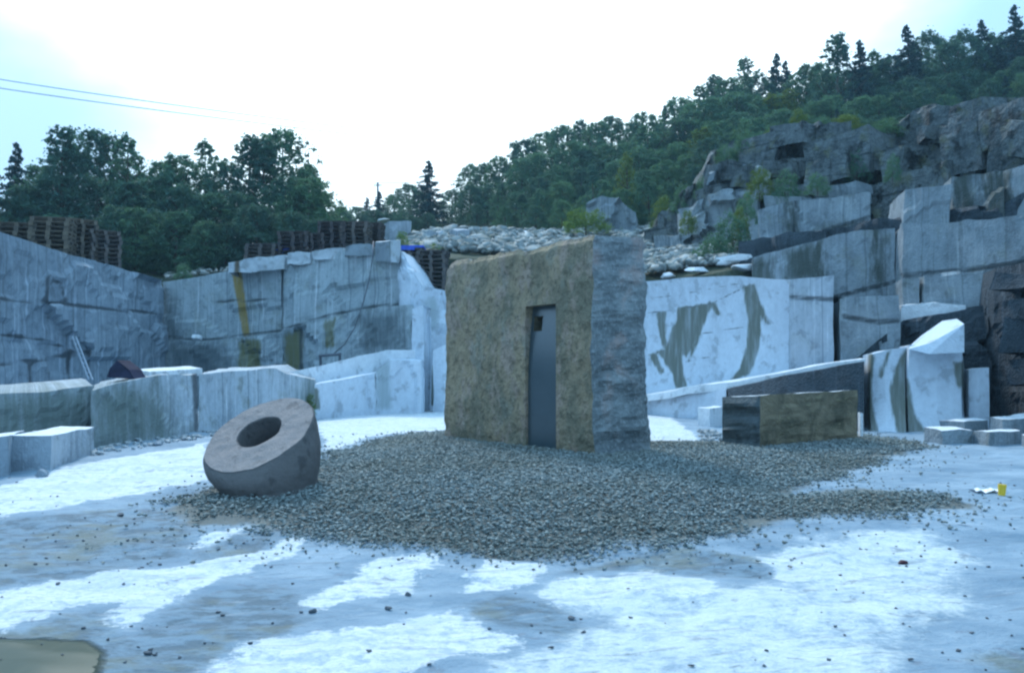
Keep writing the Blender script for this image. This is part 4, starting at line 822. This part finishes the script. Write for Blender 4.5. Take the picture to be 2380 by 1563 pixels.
# rubble heap: the mass and the single boulders
pts = []; sz = []
def heap(px0, px1, d0, d1, n, s0, s1):
    for _ in range(n):
        px = random.uniform(px0, px1); d = random.uniform(d0, d1); p = hp(px, d); pts.append(p + [0, 0, .1]); sz.append(random.uniform(s0, s1) * random.uniform(.6, 1))
heap(935, 1520, 31, 48, 2600, .10, .5); heap(1490, 1760, 27, 42, 2400, .06, .36); heap(384, 560, 32.6, 38, 130, .06, .28)
def rubmat():
    m, nt, b = newmat('heap_stone'); t = N(nt, 'ShaderNodeTexCoord'); n = noise(nt, t.outputs['Object'], 2, 4, .6)
    c = mix(nt, attr(nt, 'tint'), (.09, .115, .115), (.38, .43, .44)); c = mix(nt, ramp(nt, n, .45, .75, 0, .7), c, (.16, .17, .13)); L(nt, c, b.inputs['Base Color']); b.inputs['Roughness'].default_value = .85; return m
tag(scatter('rubble_heap', pts, sz, rubmat(), 29), 'slope of broken grey waste rock between the walls and the forest', 'rubble', kind='stuff')
bigp = [hull_proto(100 + k, 20) for k in range(7)]
def hhit(px, py, d0):
    for dd in np.arange(max(24, np.interp(px, PXT, DST) + .3), 100, .1):
        if at(px, py, dd)[2] <= hill(px, dd): return at(px, py, dd)
    return at(px, py, d0)
def boulder(px, py, d, s, label, mat='rubble', k=0, rz=0., sc3=(1, 1, 1)):
    if d > 27.4 and px > 380 and mat != 'keep' and py < 640 :
        q = hhit(px, py + 1000 * s * sc3[2] / d, d); s = s * q[1] / d; d = q[1]; lift = q + [0, 0, s * sc3[2] * .45]
    else: lift = at(px, py, d)
    v, f = bigp[k % 7]; v = v * s * np.array(sc3) * [1, 1, 1.5]
    c, s2 = math.cos(rz), math.sin(rz); v = v @ np.array([[c, s2, 0], [-s2, c, 0], [0, 0, 1]])
    mb = MB(); mb.add(v + lift, f)
    for a in ('rust', 'pan', 'moss', 'top', 'shade'): mb.at[a] = np.full(mb.n, -9.)
    mb.at['crack'] = np.full(mb.n, 9.)
    return tag(mb.build('boulder', M[mat]), label, 'boulder', 'boulders of the waste heap')
for i, a in enumerate([
        (1062, 545, 44, .65, 'squarish grey boulder in the centre of the heap, right of the conifer', 'pale', (1, .8, .9)), (1018, 548, 42, .6, 'pale angular boulder left of the squarish grey one', 'pale', (1.1, .8, .8)),
        (1235, 545, 38, .6, 'flat white boulder behind the lowest part of the monolith top', 'top', (1.6, .8, .35)),
        (1300, 538, 38, .6, 'long white slab shaped boulder above the monolith', 'top', (1.8, .9, .3)), (1450, 545, 36, .5, 'rounded white boulder above the right corner of the monolith', 'top', (1.5, .9, .4)),
        (1560, 545, 40, .6, 'grey boulder at the top of the heap beneath the yellow shrub', 'rubble', (1.3, 1, .6)), (1740, 565, 27.5, .35, 'pale pointed boulder beside the tall yellow green bush', 'top', (.7, .7, 1.2)),
        (1725, 600, 26.2, .55, 'long white tilted boulder at the cliff foot', 'top', (1.5, .8, .35)), (1738, 622, 25.6, .5, 'pale flat boulder just above the sawn wall', 'top', (1.2, .8, .4)),
        (1552, 640, 26.8, .32, 'rounded pale boulder on the left end of the sawn wall top', 'top', (1.2, .8, .5)), (1620, 625, 27.6, .38, 'bright flat boulder in the middle of the right hand heap', 'top', (1.4, .9, .4)),
        (1690, 610, 28, .35, 'bright squared boulder right of the middle in the right hand heap', 'top', (1.2, .9, .5)), (1000, 585, 33, .5, 'brownish boulder low on the heap beside the pallets', 'lowface', (1.3, .9, .6)),
        (885, 512, 55, .5, 'small white slab on top of the dark pallets row', 'top', (1.8, 1, .25)), (210, 798, 25.6, .28, 'rounded pale boulder lodged on the left wall by the ladder', 'left', (1.3, .8, 1)),
        (131, 712, 24.0, .22, 'pale knob of rock in the notch of the left wall', 'pale', (1, .8, .7)), (458, 783, 30.0, .25, 'white fist shaped stone on the seam of the pale wall', 'top', (1.2, .8, .7)), (460, 600, 35, .8, 'slanting bluish boulder in the dark under the left trees', 'left', (1.6, .9, .4))]):
    boulder(a[0], a[1], a[2], a[3], a[4], a[5], i, random.uniform(0, 3), a[6])
for px, py, s, lab, mt in [(1237, 985, .0, '', '')][:0]: pass
for px, py, s, lab, mt in [(2098, 1308, .045, 'small dark red stone alone on the bright rock', 'redstone'), (947, 1480 - 100, .03, 'dark fist sized stone in the centre foreground', 'crumb'), (727, 1421, .03, 'dark stone at the left tip of the bright patch', 'crumb'),
                           (1330, 1437, .03, 'dark stone at the right of the wedge shaped bright patch', 'crumb'), (343, 1570 - 45, .03, 'dark stone beside the olive puddle', 'crumb'), (280, 1160 + 40, .05, 'dark stone on the striped rock left of the drum', 'crumb'),
                           (100, 1104, .12, 'grey stone in front of the left hand blocks', 'left'), (368, 1033, .09, 'grey stone standing by itself before the bench', 'left'), (902, 1411, .03, 'dark stone between two bright patches, left of centre', 'crumb')]:
    x, y, z = gxy(px, py); v, f = rock_proto(9, 2, int(px)); mb = MB(); mb.add(v * s + [x, y, z + s * .4], f)
    for a in ('rust', 'pan', 'moss', 'top', 'shade'): mb.at[a] = np.full(mb.n, -9.)
    mb.at['crack'] = np.full(mb.n, 9.)
    tag(mb.build('stone', M[mt]), lab, 'stone')
# litter
x, y, z = gxy(2328, 1147); mb = MB(); mb.tube([(x, y, z), (x + .01, y, z + .12)], [.035, .045], 14)
tag(mb.build('plastic_cup', M['yellow']), 'small yellow plastic cup standing at the right edge of the rock', 'cup')
mb = MB(); g_ = np.array([[[x - .22 + .3 * a / 6, y + .10 + .18 * b / 4, z + .03 + .02 * math.sin(a * 2.1 + b)] for b in range(5)] for a in range(7)]); mb.grid(g_); mb.grid(g_ - [0, 0, .006], flip=True)
tag(mb.build('paper_scrap', M['paper']), 'crumpled white scrap of paper behind the yellow cup', 'litter')

# ------------------------------------------------------------------ pallets
def pallet_mesh(name, mat):
    mb = MB(); w_, d_ = 1.2, .8
    for k in range(5): mb.box((0, -d_ / 2 + .06 + k * (d_ - .12) / 4, .133), (w_, .1, .022))
    for k in range(3):
        mb.box(((k - 1) * (w_ / 2 - .07), 0, .111), (.14, d_, .022)); mb.box(((k - 1) * (w_ / 2 - .07), 0, .011), (.12, d_, .022))
        for j in range(3): mb.box(((k - 1) * (w_ / 2 - .07), (j - 1) * (d_ / 2 - .06), .061), (.13, .11, .078))
    o = mb.build(name, mat, origin=False); return o
ORD = ['lowest', 'second', 'third', 'fourth', 'fifth', 'sixth', 'seventh', 'eighth', 'ninth', 'tenth', 'eleventh', 'twelfth', 'thirteenth', 'fourteenth', 'fifteenth', 'sixteenth', 'seventeenth', 'eighteenth']
pm = {k: pallet_mesh('pallet', M[k]) for k in ('wood', 'wood2', 'wood3')}; used = set()
def stack(px, ytop, ybot, d, mat, where, rz, group, sx=1.0):
    b = at(px, ybot, d); ztop = at(px, ytop, d)[2]; n = max(2, int(round((ztop - b[2]) / .146)))
    b[2] = ztop - n * .146
    for k in range(n):
        if mat not in used: o = pm[mat]; used.add(mat)
        else: o = pm[mat].copy(); C.objects.link(o)
        o.location = (b[0] + random.uniform(-.03, .03), b[1] + random.uniform(-.03, .03), b[2] + k * .146 + .001); o.rotation_euler = (0, 0, rz + random.uniform(-.04, .04)); o.scale = (sx, 1, 1)
        pos = 'topmost' if k == n - 1 else ORD[k] if k == 0 else ORD[k] + ' from the bottom'
        tag(o, f'{"tan" if mat == "wood" else "weathered grey" if mat == "wood2" else "dark"} pallet, {pos}, {where}', 'pallet', group)  # label gives each pallet's wood tone
GL = 'pallets stacked above the left wall'
stack(48, 520, 580, 27.5, 'wood', 'in the leftmost stack', .15, GL); stack(122, 508, 610, 27.6, 'wood', 'in the broad tall stack above the left wall', .15, GL)
stack(182, 512, 615, 28.4, 'wood', 'in the third stack above the left wall', .75, GL, .8); stack(238, 538, 630, 28.8, 'wood2', 'in the rightmost left hand stack', .75, GL, .8)
GM = 'pallets stacked behind the block row'
stack(612, 568, 610, 33, 'wood2', 'in the low stack nearest the ragged slab', -.1, GM); stack(688, 540, 606, 33, 'wood3', 'in the stack right of the blue bundle', -.1, GM)
stack(732, 545, 606, 33, 'wood3', 'in the second stack right of the blue bundle', -.1, GM, .8); stack(778, 517, 600, 33, 'wood3', 'in the tall stack above the smooth block', -.1, GM, .9)
stack(828, 517, 596, 33, 'wood2', 'in the tall stack above the dark grey block', -.1, GM, .9); stack(862, 520, 590, 34.2, 'wood3', 'in the stack behind the upright end block', -.1, GM, .8)
GRR = 'pallets stacked beside the monolith'
stack(958, 580, 665, 29.6, 'wood2', 'in the blue capped stack', -.15, GRR, .75); stack(1006, 584, 680, 29.4, 'wood2', 'in the stack touching the monolith edge', -.15, GRR, .85)
p = at(957, 577, 29.6); mb = MB(); mb.box(p + [0, 0, .02], (.9, .8, .07)); mb.box(p + [-.1, -.42, -.05], (.5, .03, .12)); tag(mb.build('tarpaulin', M['blue']), 'folded blue tarpaulin on the stack beside the monolith', 'tarpaulin')
p = at(655, 580, 33); v, f = rock_proto(5, 2, 55); mb = MB(); mb.add(v * [.32, .3, .3] + p, f); tag(mb.build('bundle', M['blue'], smooth=True), 'small bright blue bundle between the pallet stacks', 'bundle')

# ------------------------------------------------------------------ trees
def crown_mesh(name, kind, seed, nleaf, mat, lsize=.17):
    r = np.random.default_rng(seed); cl = []
    def env(z, a):      # uneven outline of a leafy crown
        return (.03 + .36 * min(1, z / .3) ** .6 * max(0, 1 - z) ** .62) * (1 + .28 * math.sin(a * 3 + seed + z * 9) + .18 * math.sin(a * 5 + z * 17 + seed * 2))
    if kind == 'broad':
        for _ in range(430):
            z = r.uniform(.06, .97); a = r.uniform(0, 6.28); q = env(z, a) * r.uniform(.25, 1) ** .45; cl.append((q * math.cos(a), q * math.sin(a), z, r.uniform(.014, .042) * (1.2 - .5 * z)))
    elif kind == 'airy':
        for _ in range(260):
            z = r.uniform(.15, .985); a = r.uniform(0, 6.28); q = env(z, a) * .78 * (1.12 - .35 * z) * r.uniform(.1, 1) ** .5; cl.append((q * math.cos(a), q * math.sin(a), z, r.uniform(.010, .030) * (1.2 - .5 * z)))
    elif kind == 'bush':
        for _ in range(120):
            d = r.normal(size=3); d /= np.linalg.norm(d); d[2] = abs(d[2]); q = r.uniform(.3, 1) ** .5; cl.append((d[0] * .48 * q, d[1] * .48 * q, .06 + d[2] * .86 * q, r.uniform(.04, .11)))
    V = []; T = []
    if kind == 'spruce':
        nb = 150
        for k in range(nb):
            h_ = min(.995, 1 - (k / nb) ** .8 * .93 + r.normal() * .008); w_ = (.27 * (1 - h_) ** .85 + .012) * r.uniform(.6, 1.15); a = r.uniform(0, 6.28); m = max(10, int(nleaf / nb * (.3 + 2.4 * w_ / .27 * .6)))
            q = r.uniform(0, 1, m) ** .75; side = r.normal(size=m) * .012 * (1.2 - q) * (1 + 6 * w_); zz_ = h_ - q * w_ * r.uniform(.25, .6) + q * q * w_ * .25 + r.normal(size=m) * .005 - abs(r.normal(size=m)) * .008
            V += list(np.stack([w_ * q * math.cos(a) - side * math.sin(a), w_ * q * math.sin(a) + side * math.cos(a), zz_], 1)); T += list(r.random(m) * .4 + .5 * q)
    else:
        per = nleaf // len(cl)
        for (x, y, z, s) in cl:
            t = r.random() * .7
            d = r.normal(size=(per, 3)); d /= np.linalg.norm(d, axis=1)[:, None]; d *= abs(r.normal(size=per) * .62)[:, None] * s * 1.5; V += list(d * [1.1, 1.1, 1.0] + [x, y, z]); T += list(t + .3 * r.random(per))
    c = np.array(V); n = len(c); a = r.normal(size=(n, 3)); a[:, 2] *= .6; a /= np.linalg.norm(a, axis=1)[:, None]; b = np.cross(a, r.normal(size=(n, 3))); b /= np.linalg.norm(b, axis=1)[:, None]
    s = (r.uniform(.6, 1.3, n) * lsize * .5 / 7)[:, None]
    q = np.stack([c - a * s - b * s * .35, c + a * s * .2 - b * s * .7, c + a * s + b * s * .35, c - a * s * .2 + b * s * .7], 1).reshape(-1, 3)
    mb = MB(); mb.add(q, np.arange(4 * n).reshape(-1, 4)); mb.at['tint'] = np.repeat(T, 4); return mb.build(name, mat, origin=False)
def trunk_mesh(kind, seed):
    r = np.random.default_rng(seed); mb = MB(); h_ = .9 if kind != 'bush' else .5
    mb.tube([(0, 0, -.05), (.004, .003, h_ * .4), (-.004, .004, h_ * .75), (0, 0, h_)], [.018, .013, .008, .002], 7)
    if kind != 'spruce':
        for _ in range(9):
            z = r.uniform(.2, .75) * h_; a = r.uniform(0, 6.28); l = r.uniform(.12, .24); mb.tube([(0, 0, z), (l * .5 * math.cos(a), l * .5 * math.sin(a), z + .07), (l * math.cos(a), l * math.sin(a), z + .17)], [.007, .004, .0015], 5)
    return mb.build('trunk', M['bark'], origin=False)
TP = {}
def proto(key, kind, seed, nleaf, mat, ls=.17):
    c = crown_mesh('crown', kind, seed, nleaf, mat, ls); t = trunk_mesh(kind, seed); TP[key] = (c, t, [False])
for i in range(3): proto(('broad', i), 'broad', 200 + i, 19000, M['leaf'], .125)
for i in range(2): proto(('dark', i), 'broad', 220 + i, 19000, M['leafdark'], .125)
proto(('airy', 0), 'airy', 230, 10000, M['leaf'], .12); proto(('airy', 1), 'airy', 231, 11000, M['leafdark'], .12)
for i in range(2): proto(('spruce', i), 'spruce', 240 + i, 12000, M['needle'], .13)
proto(('gold', 0), 'bush', 250, 7000, M['leafgold'], .22); proto(('lime', 0), 'bush', 251, 8000, M['leaflime'], .2); proto(('green', 0), 'bush', 252, 7000, M['leaf'], .22); proto(('goldtree', 0), 'airy', 253, 9000, M['leafgold'], .13)
KN = {'broad': 'broadleaf_tree', 'dark': 'broadleaf_tree', 'airy': 'birch_tree', 'spruce': 'spruce_tree', 'gold': 'bush', 'lime': 'bush', 'green': 'bush', 'goldtree': 'birch_tree'}
def plant(key, base, height, wf, label, cat, group=None):
    c, t, u = TP[key]; root = empty(KN[key[0]], base, label, cat, group)
    if u[0]: c = c.copy(); t = t.copy(); C.objects.link(c); C.objects.link(t)
    u[0] = True; c.parent = root; t.parent = root; c.location = t.location = (0, 0, 0)
    root.rotation_euler = (random.uniform(-.03, .03), random.uniform(-.03, .03), random.uniform(0, 6.28)); root.scale = (height * wf, height * wf, height); return root
def tree(kind, px, ytop, d, label, cat='tree', group=None, wf=None, base=None):
    ks = [k for k in TP if k[0] == kind]; b = hp(px, d); b[2] -= .2; zt = at(px, ytop, d)[2]; h_ = zt - b[2]
    if h_ < 1.5: return
    return plant(random.choice(ks), b, h_, (wf or random.uniform(.85, 1.2)) * (1.3 if kind == 'spruce' else 1), label, cat, group)
nth = ['first', 'second', 'third', 'fourth', 'fifth', 'sixth', 'seventh', 'eighth', 'ninth', 'tenth', 'eleventh', 'twelfth', 'thirteenth', 'fourteenth', 'fifteenth', 'sixteenth', 'seventeenth', 'eighteenth', 'nineteenth', 'twentieth']
LS = [('spruce', 28, 330), ('broad', 85, 380), ('airy', 142, 288), ('dark', 180, 340), ('dark', 220, 298), ('airy', 285, 312), ('dark', 325, 400), ('broad', 372, 372), ('broad', 415, 358), ('airy', 472, 325), ('dark', 520, 370), ('airy', 572, 308), ('airy', 612, 318), ('broad', 655, 296), ('broad', 705, 380), ('broad', 745, 440)]
KD = {'spruce': 'dark spruce', 'broad': 'full crowned tree', 'dark': 'dark leafy tree', 'airy': 'loose crowned birch', 'goldtree': 'yellowing birch'}
for i, (k, px, y) in enumerate(LS):
    tree(k, px, y, random.uniform(40, 44), f'{KD[k]}, {nth[i]} from the left along the left hand skyline', 'tree', 'trees above the left walls', wf=1.1 if k != 'spruce' else .8)
for row, (dd, y0, n) in enumerate(((39, 420, 11), (36.5, 490, 12))):
    for i in range(n):
        px = -60 + (i + random.uniform(.2, .8)) * 830 / n; y = y0 + random.uniform(-20, 30)
        if px > 730: y = max(y, 470 + (px - 730) * 1.2)
        tree(random.choice(['broad', 'dark', 'dark']), px, y, dd + random.uniform(-.8, .8), 'dark leafy tree in the dense thicket below the left hand skyline', 'tree', 'thicket trees above the left walls', wf=1.5)
for i, (k, px, y, d) in enumerate([('broad', 790, 480, 60), ('broad', 825, 478, 75), ('spruce', 850, 458, 80), ('spruce', 880, 445, 78), ('broad', 915, 450, 78), ('broad', 950, 425, 76), ('spruce', 992, 372, 66), ('dark', 975, 440, 70), ('dark', 1015, 470, 68), ('broad', 1050, 440, 74)]):
    tree(k, px, y, d, f'{KD[k]}, {nth[i]} from the left in the far gap between the two forests' if px != 992 else 'tall pointed spruce standing out in the far gap of the forest', 'tree', 'trees in the far gap', wf={'spruce': 1.15}.get(k, 1.5))
for i, px in enumerate(range(770, 1060, 32)):
    tree('dark', px + random.uniform(-8, 8), 495 + random.uniform(-10, 10), random.uniform(58, 62), 'small dark tree in the hedge like row closing the far gap', 'tree', 'low trees in the far gap', wf=1.7)
RS = [('broad', 1092, 380), ('broad', 1130, 377), ('broad', 1165, 360), ('dark', 1215, 322), ('broad', 1260, 304), ('broad', 1310, 290), ('airy', 1352, 277), ('broad', 1395, 282), ('broad', 1430, 268), ('airy', 1470, 277), ('broad', 1505, 260), ('spruce', 1546, 244), ('broad', 1585, 224), ('airy', 1625, 197), ('airy', 1660, 174), ('broad', 1700, 182), ('airy', 1738, 134), ('dark', 1775, 172), ('spruce', 1812, 126), ('spruce', 1840, 140)]
RS2 = [('broad', 1880, 151), ('broad', 1915, 146), ('airy', 1957, 79), ('spruce', 2010, 94), ('airy', 2048, 116), ('dark', 2085, 126), ('spruce', 2130, 56), ('dark', 2175, 74), ('dark', 2215, 91), ('dark', 2255, 71), ('spruce', 2297, 48), ('dark', 2330, 76), ('spruce', 2376, 14), ('dark', 2430, 46), ('spruce', 2500, 26)]
for i, (k, px, y) in enumerate(RS):
    tree(k, px, y, random.uniform(70, 76), f'{KD[k]}, {nth[i]} from the gap along the right hand forest skyline', 'tree', 'skyline trees of the right hand forest', wf=1.15 if k != 'spruce' else .9)
for i, (k, px, y) in enumerate(RS2):
    tree(k, px, y, random.uniform(62, 68), f'{KD[k]}, {nth[i]} along the ridge right above the quarry cliff', 'tree', 'ridge trees above the cliff', wf=1.1 if k != 'spruce' else .9)
skx = [1040, 1092, 1165, 1215, 1310, 1430, 1546, 1625, 1738, 1880, 1957, 2130, 2297, 2420]; sky_ = [450, 388, 368, 330, 298, 276, 252, 205, 160, 172, 120, 90, 80, 50]
for row, (dd, off, sp) in enumerate(((66, 45, 42), (60, 85, 46), (54, 125, 50), (49, 165, 52))):
    px = 1050 + row * 11
    while px < 2480:
        y = np.interp(px, skx, sky_) + off + random.uniform(-16, 18)
        b = hp(px, dd); yb = float(proj(b[None])[0, 1])
        if y < yb - 40:
            k = random.choice(['broad', 'broad', 'broad', 'dark', 'airy', 'airy', 'goldtree'] if px > 1350 else ['broad', 'broad', 'dark', 'dark', 'airy']) if px < 1950 else random.choice(['dark', 'dark', 'broad', 'spruce'])
            tree(k, px, y, dd + random.uniform(-1, 1), 'tree in the dense hillside forest below the right hand skyline', 'tree', 'hillside forest trees', wf=1.45 if k != 'spruce' else 1.0)
        px += sp * random.uniform(.8, 1.2)
for k, px, y, d in (('airy', 1380, 380, 47), ('goldtree', 1460, 350, 50)):
    tree(k, px, y, d, f'{KD[k]} at the forest edge {"above the round lime green bush" if px == 1380 else "left of the cliff top"}', 'tree', wf=.8)
def bush(key, px, ytop, ybot, d, wpx, label):
    b = at(px, ybot, d); h_ = at(px, ytop, d)[2] - b[2]; wd = wpx * d / F; ks = [k for k in TP if k[0] == key][0]
    plant(ks, b - [0, 0, .05], h_, wd / h_ / (.96 if key != 'goldtree' else .5), label, 'bush')
bush('lime', 1362, 472, 540, 42, 118, 'round lime green bush at the back of the waste heap')
bush('gold', 1545, 445, 535, 40, 75, 'yellowish tall shrub growing against the pale crag left of the cliff')
bush('green', 1590, 420, 500, 38, 70, 'green and gold shrub just right of the yellowish one on the crag')
bush('green', 1705, 480, 610, 28.5, 95, 'tall dark green bush at the foot of the cliff above the heap')
bush('gold', 1722, 470, 560, 28.8, 50, 'golden leafy tip of shrub above the tall dark green bush')
bush('gold', 1765, 380, 460, 31, 70, 'gold green shrub on the middle shelf of the cliff')
bush('green', 1825, 385, 480, 30.5, 75, 'green shrub hanging on the cliff right of the gold green one')
bush('green', 1992, 335, 420, 29.5, 65, 'dark shrub growing from the upper cliff face')
bush('gold', 1858, 245, 300, 33.5, 45, 'bright yellow shrub at the rim of the cliff')
bush('gold', 1965, 262, 300, 32, 85, 'yellow green low shrub on the cliff rim further right')
bush('lime', 935, 525, 575, 33, 34, 'slim lime green sapling behind the upright end block')
bush('lime', 990, 555, 600, 31.5, 95, 'sprawling lime green bush above the blue capped pallets')
bush('green', 1625, 560, 640, 29, 60, 'low green growth among the right hand rubble')
bush('lime', 1140, 540, 570, 40, 60, 'small lime green weed patch on the heap left of the monolith')
bush('green', 425, 605, 650, 32.5, 45, 'green bush on top of the pale wall near the corner')
bush('gold', 722, 905, 960, 21.6, 26, 'yellow green weed in the dark crack of the low bench')

for i, (k, px, yt, yb, d, wpx, lab) in enumerate([('green', 1690, 330, 385, 34.5, 60, 'green shrub spilling over the left end of the cliff rim'), ('green', 1735, 300, 360, 34.0, 70, 'broad green shrub on the rim left of the bright yellow one'), ('gold', 1800, 285, 335, 33.2, 60, 'olive green shrub on the cliff rim'),
        ('green', 1915, 262, 318, 32.2, 60, 'green shrub between the two yellow ones on the rim'), ('green', 2060, 268, 315, 30.4, 80, 'dark green shrub on the rim where the cliff steps up'), ('green', 1640, 400, 465, 35, 55, 'green shrub on the pale stepped crag'), ('green', 1900, 395, 450, 28.6, 60, 'low green shrub above the upper cut tier'),
        ('green', 1735, 440, 520, 29.5, 55, 'green shrub just left of the upper cut tier'), ('gold', 1600, 480, 540, 33, 45, 'yellow green shrub low on the stepped crag'), ('green', 1660, 530, 620, 28.6, 80, 'green bush spreading over the rubble at the cliff foot'), ('green', 2075, 350, 420, 27.5, 40, 'small dark shrub in a cleft of the upper cliff')]):
    bush(k, px, yt, yb, d, wpx, lab)
# ------------------------------------------------------------------ wires and pole
def wire(pts, r, label, mat='cable'):
    P_ = np.array([at(*p) for p in pts]); n = 40; t = np.linspace(0, 1, len(P_)); tt = np.linspace(0, 1, n); co = [np.polyfit(t, P_[:, k], min(2, len(P_) - 1)) for k in range(3)]
    mb = MB(); mb.tube([np.array([np.polyval(co[k], x) for k in range(3)]) for x in tt], r, 6); o = mb.build('overhead_cable', M[mat], smooth=True); tag(o, label, 'cable')
wire([(-300, 85, 16), (0, 155, 20), (340, 228, 30), (680, 290, 45), (1210, 340, 75)], .02, 'upper of the two pale overhead cables at the top left', 'cablepale')
wire([(-300, 120, 16), (0, 180, 20), (340, 245, 30), (680, 306, 45), (1200, 353, 75)], .02, 'lower of the two pale overhead cables at the top left', 'cablepale')
wire([(600, 420, 90), (878, 425, 90), (1250, 410, 88)], .035, 'thin distant wire crossing the far gap between the forests')
mb = MB(); mb.tube([at(878, 520, 90), at(878, 423, 90)], [.14, .10], 8); mb.box(at(878, 430, 90), (.9, .1, .1)); tag(mb.build('utility_pole', M['cable']), 'distant utility pole rising among spruces in the far gap', 'pole')


# ------------------------------------------------------------------ air
mb = MB(); mb.box((0, 70, 22), (900, 560, 46.4)); hz = newmat('air')[0]; ht = hz.node_tree; ht.nodes.clear()
ho = N(ht, 'ShaderNodeOutputMaterial'); hv = N(ht, 'ShaderNodeVolumePrincipled'); hv.inputs['Color'].default_value = (.42, .75, 1, 1); hv.inputs['Density'].default_value = .0007; hv.inputs['Anisotropy'].default_value = .3
L(ht, hv.outputs[0], ho.inputs['Volume']); tag(mb.build('haze', hz), kind='stuff')
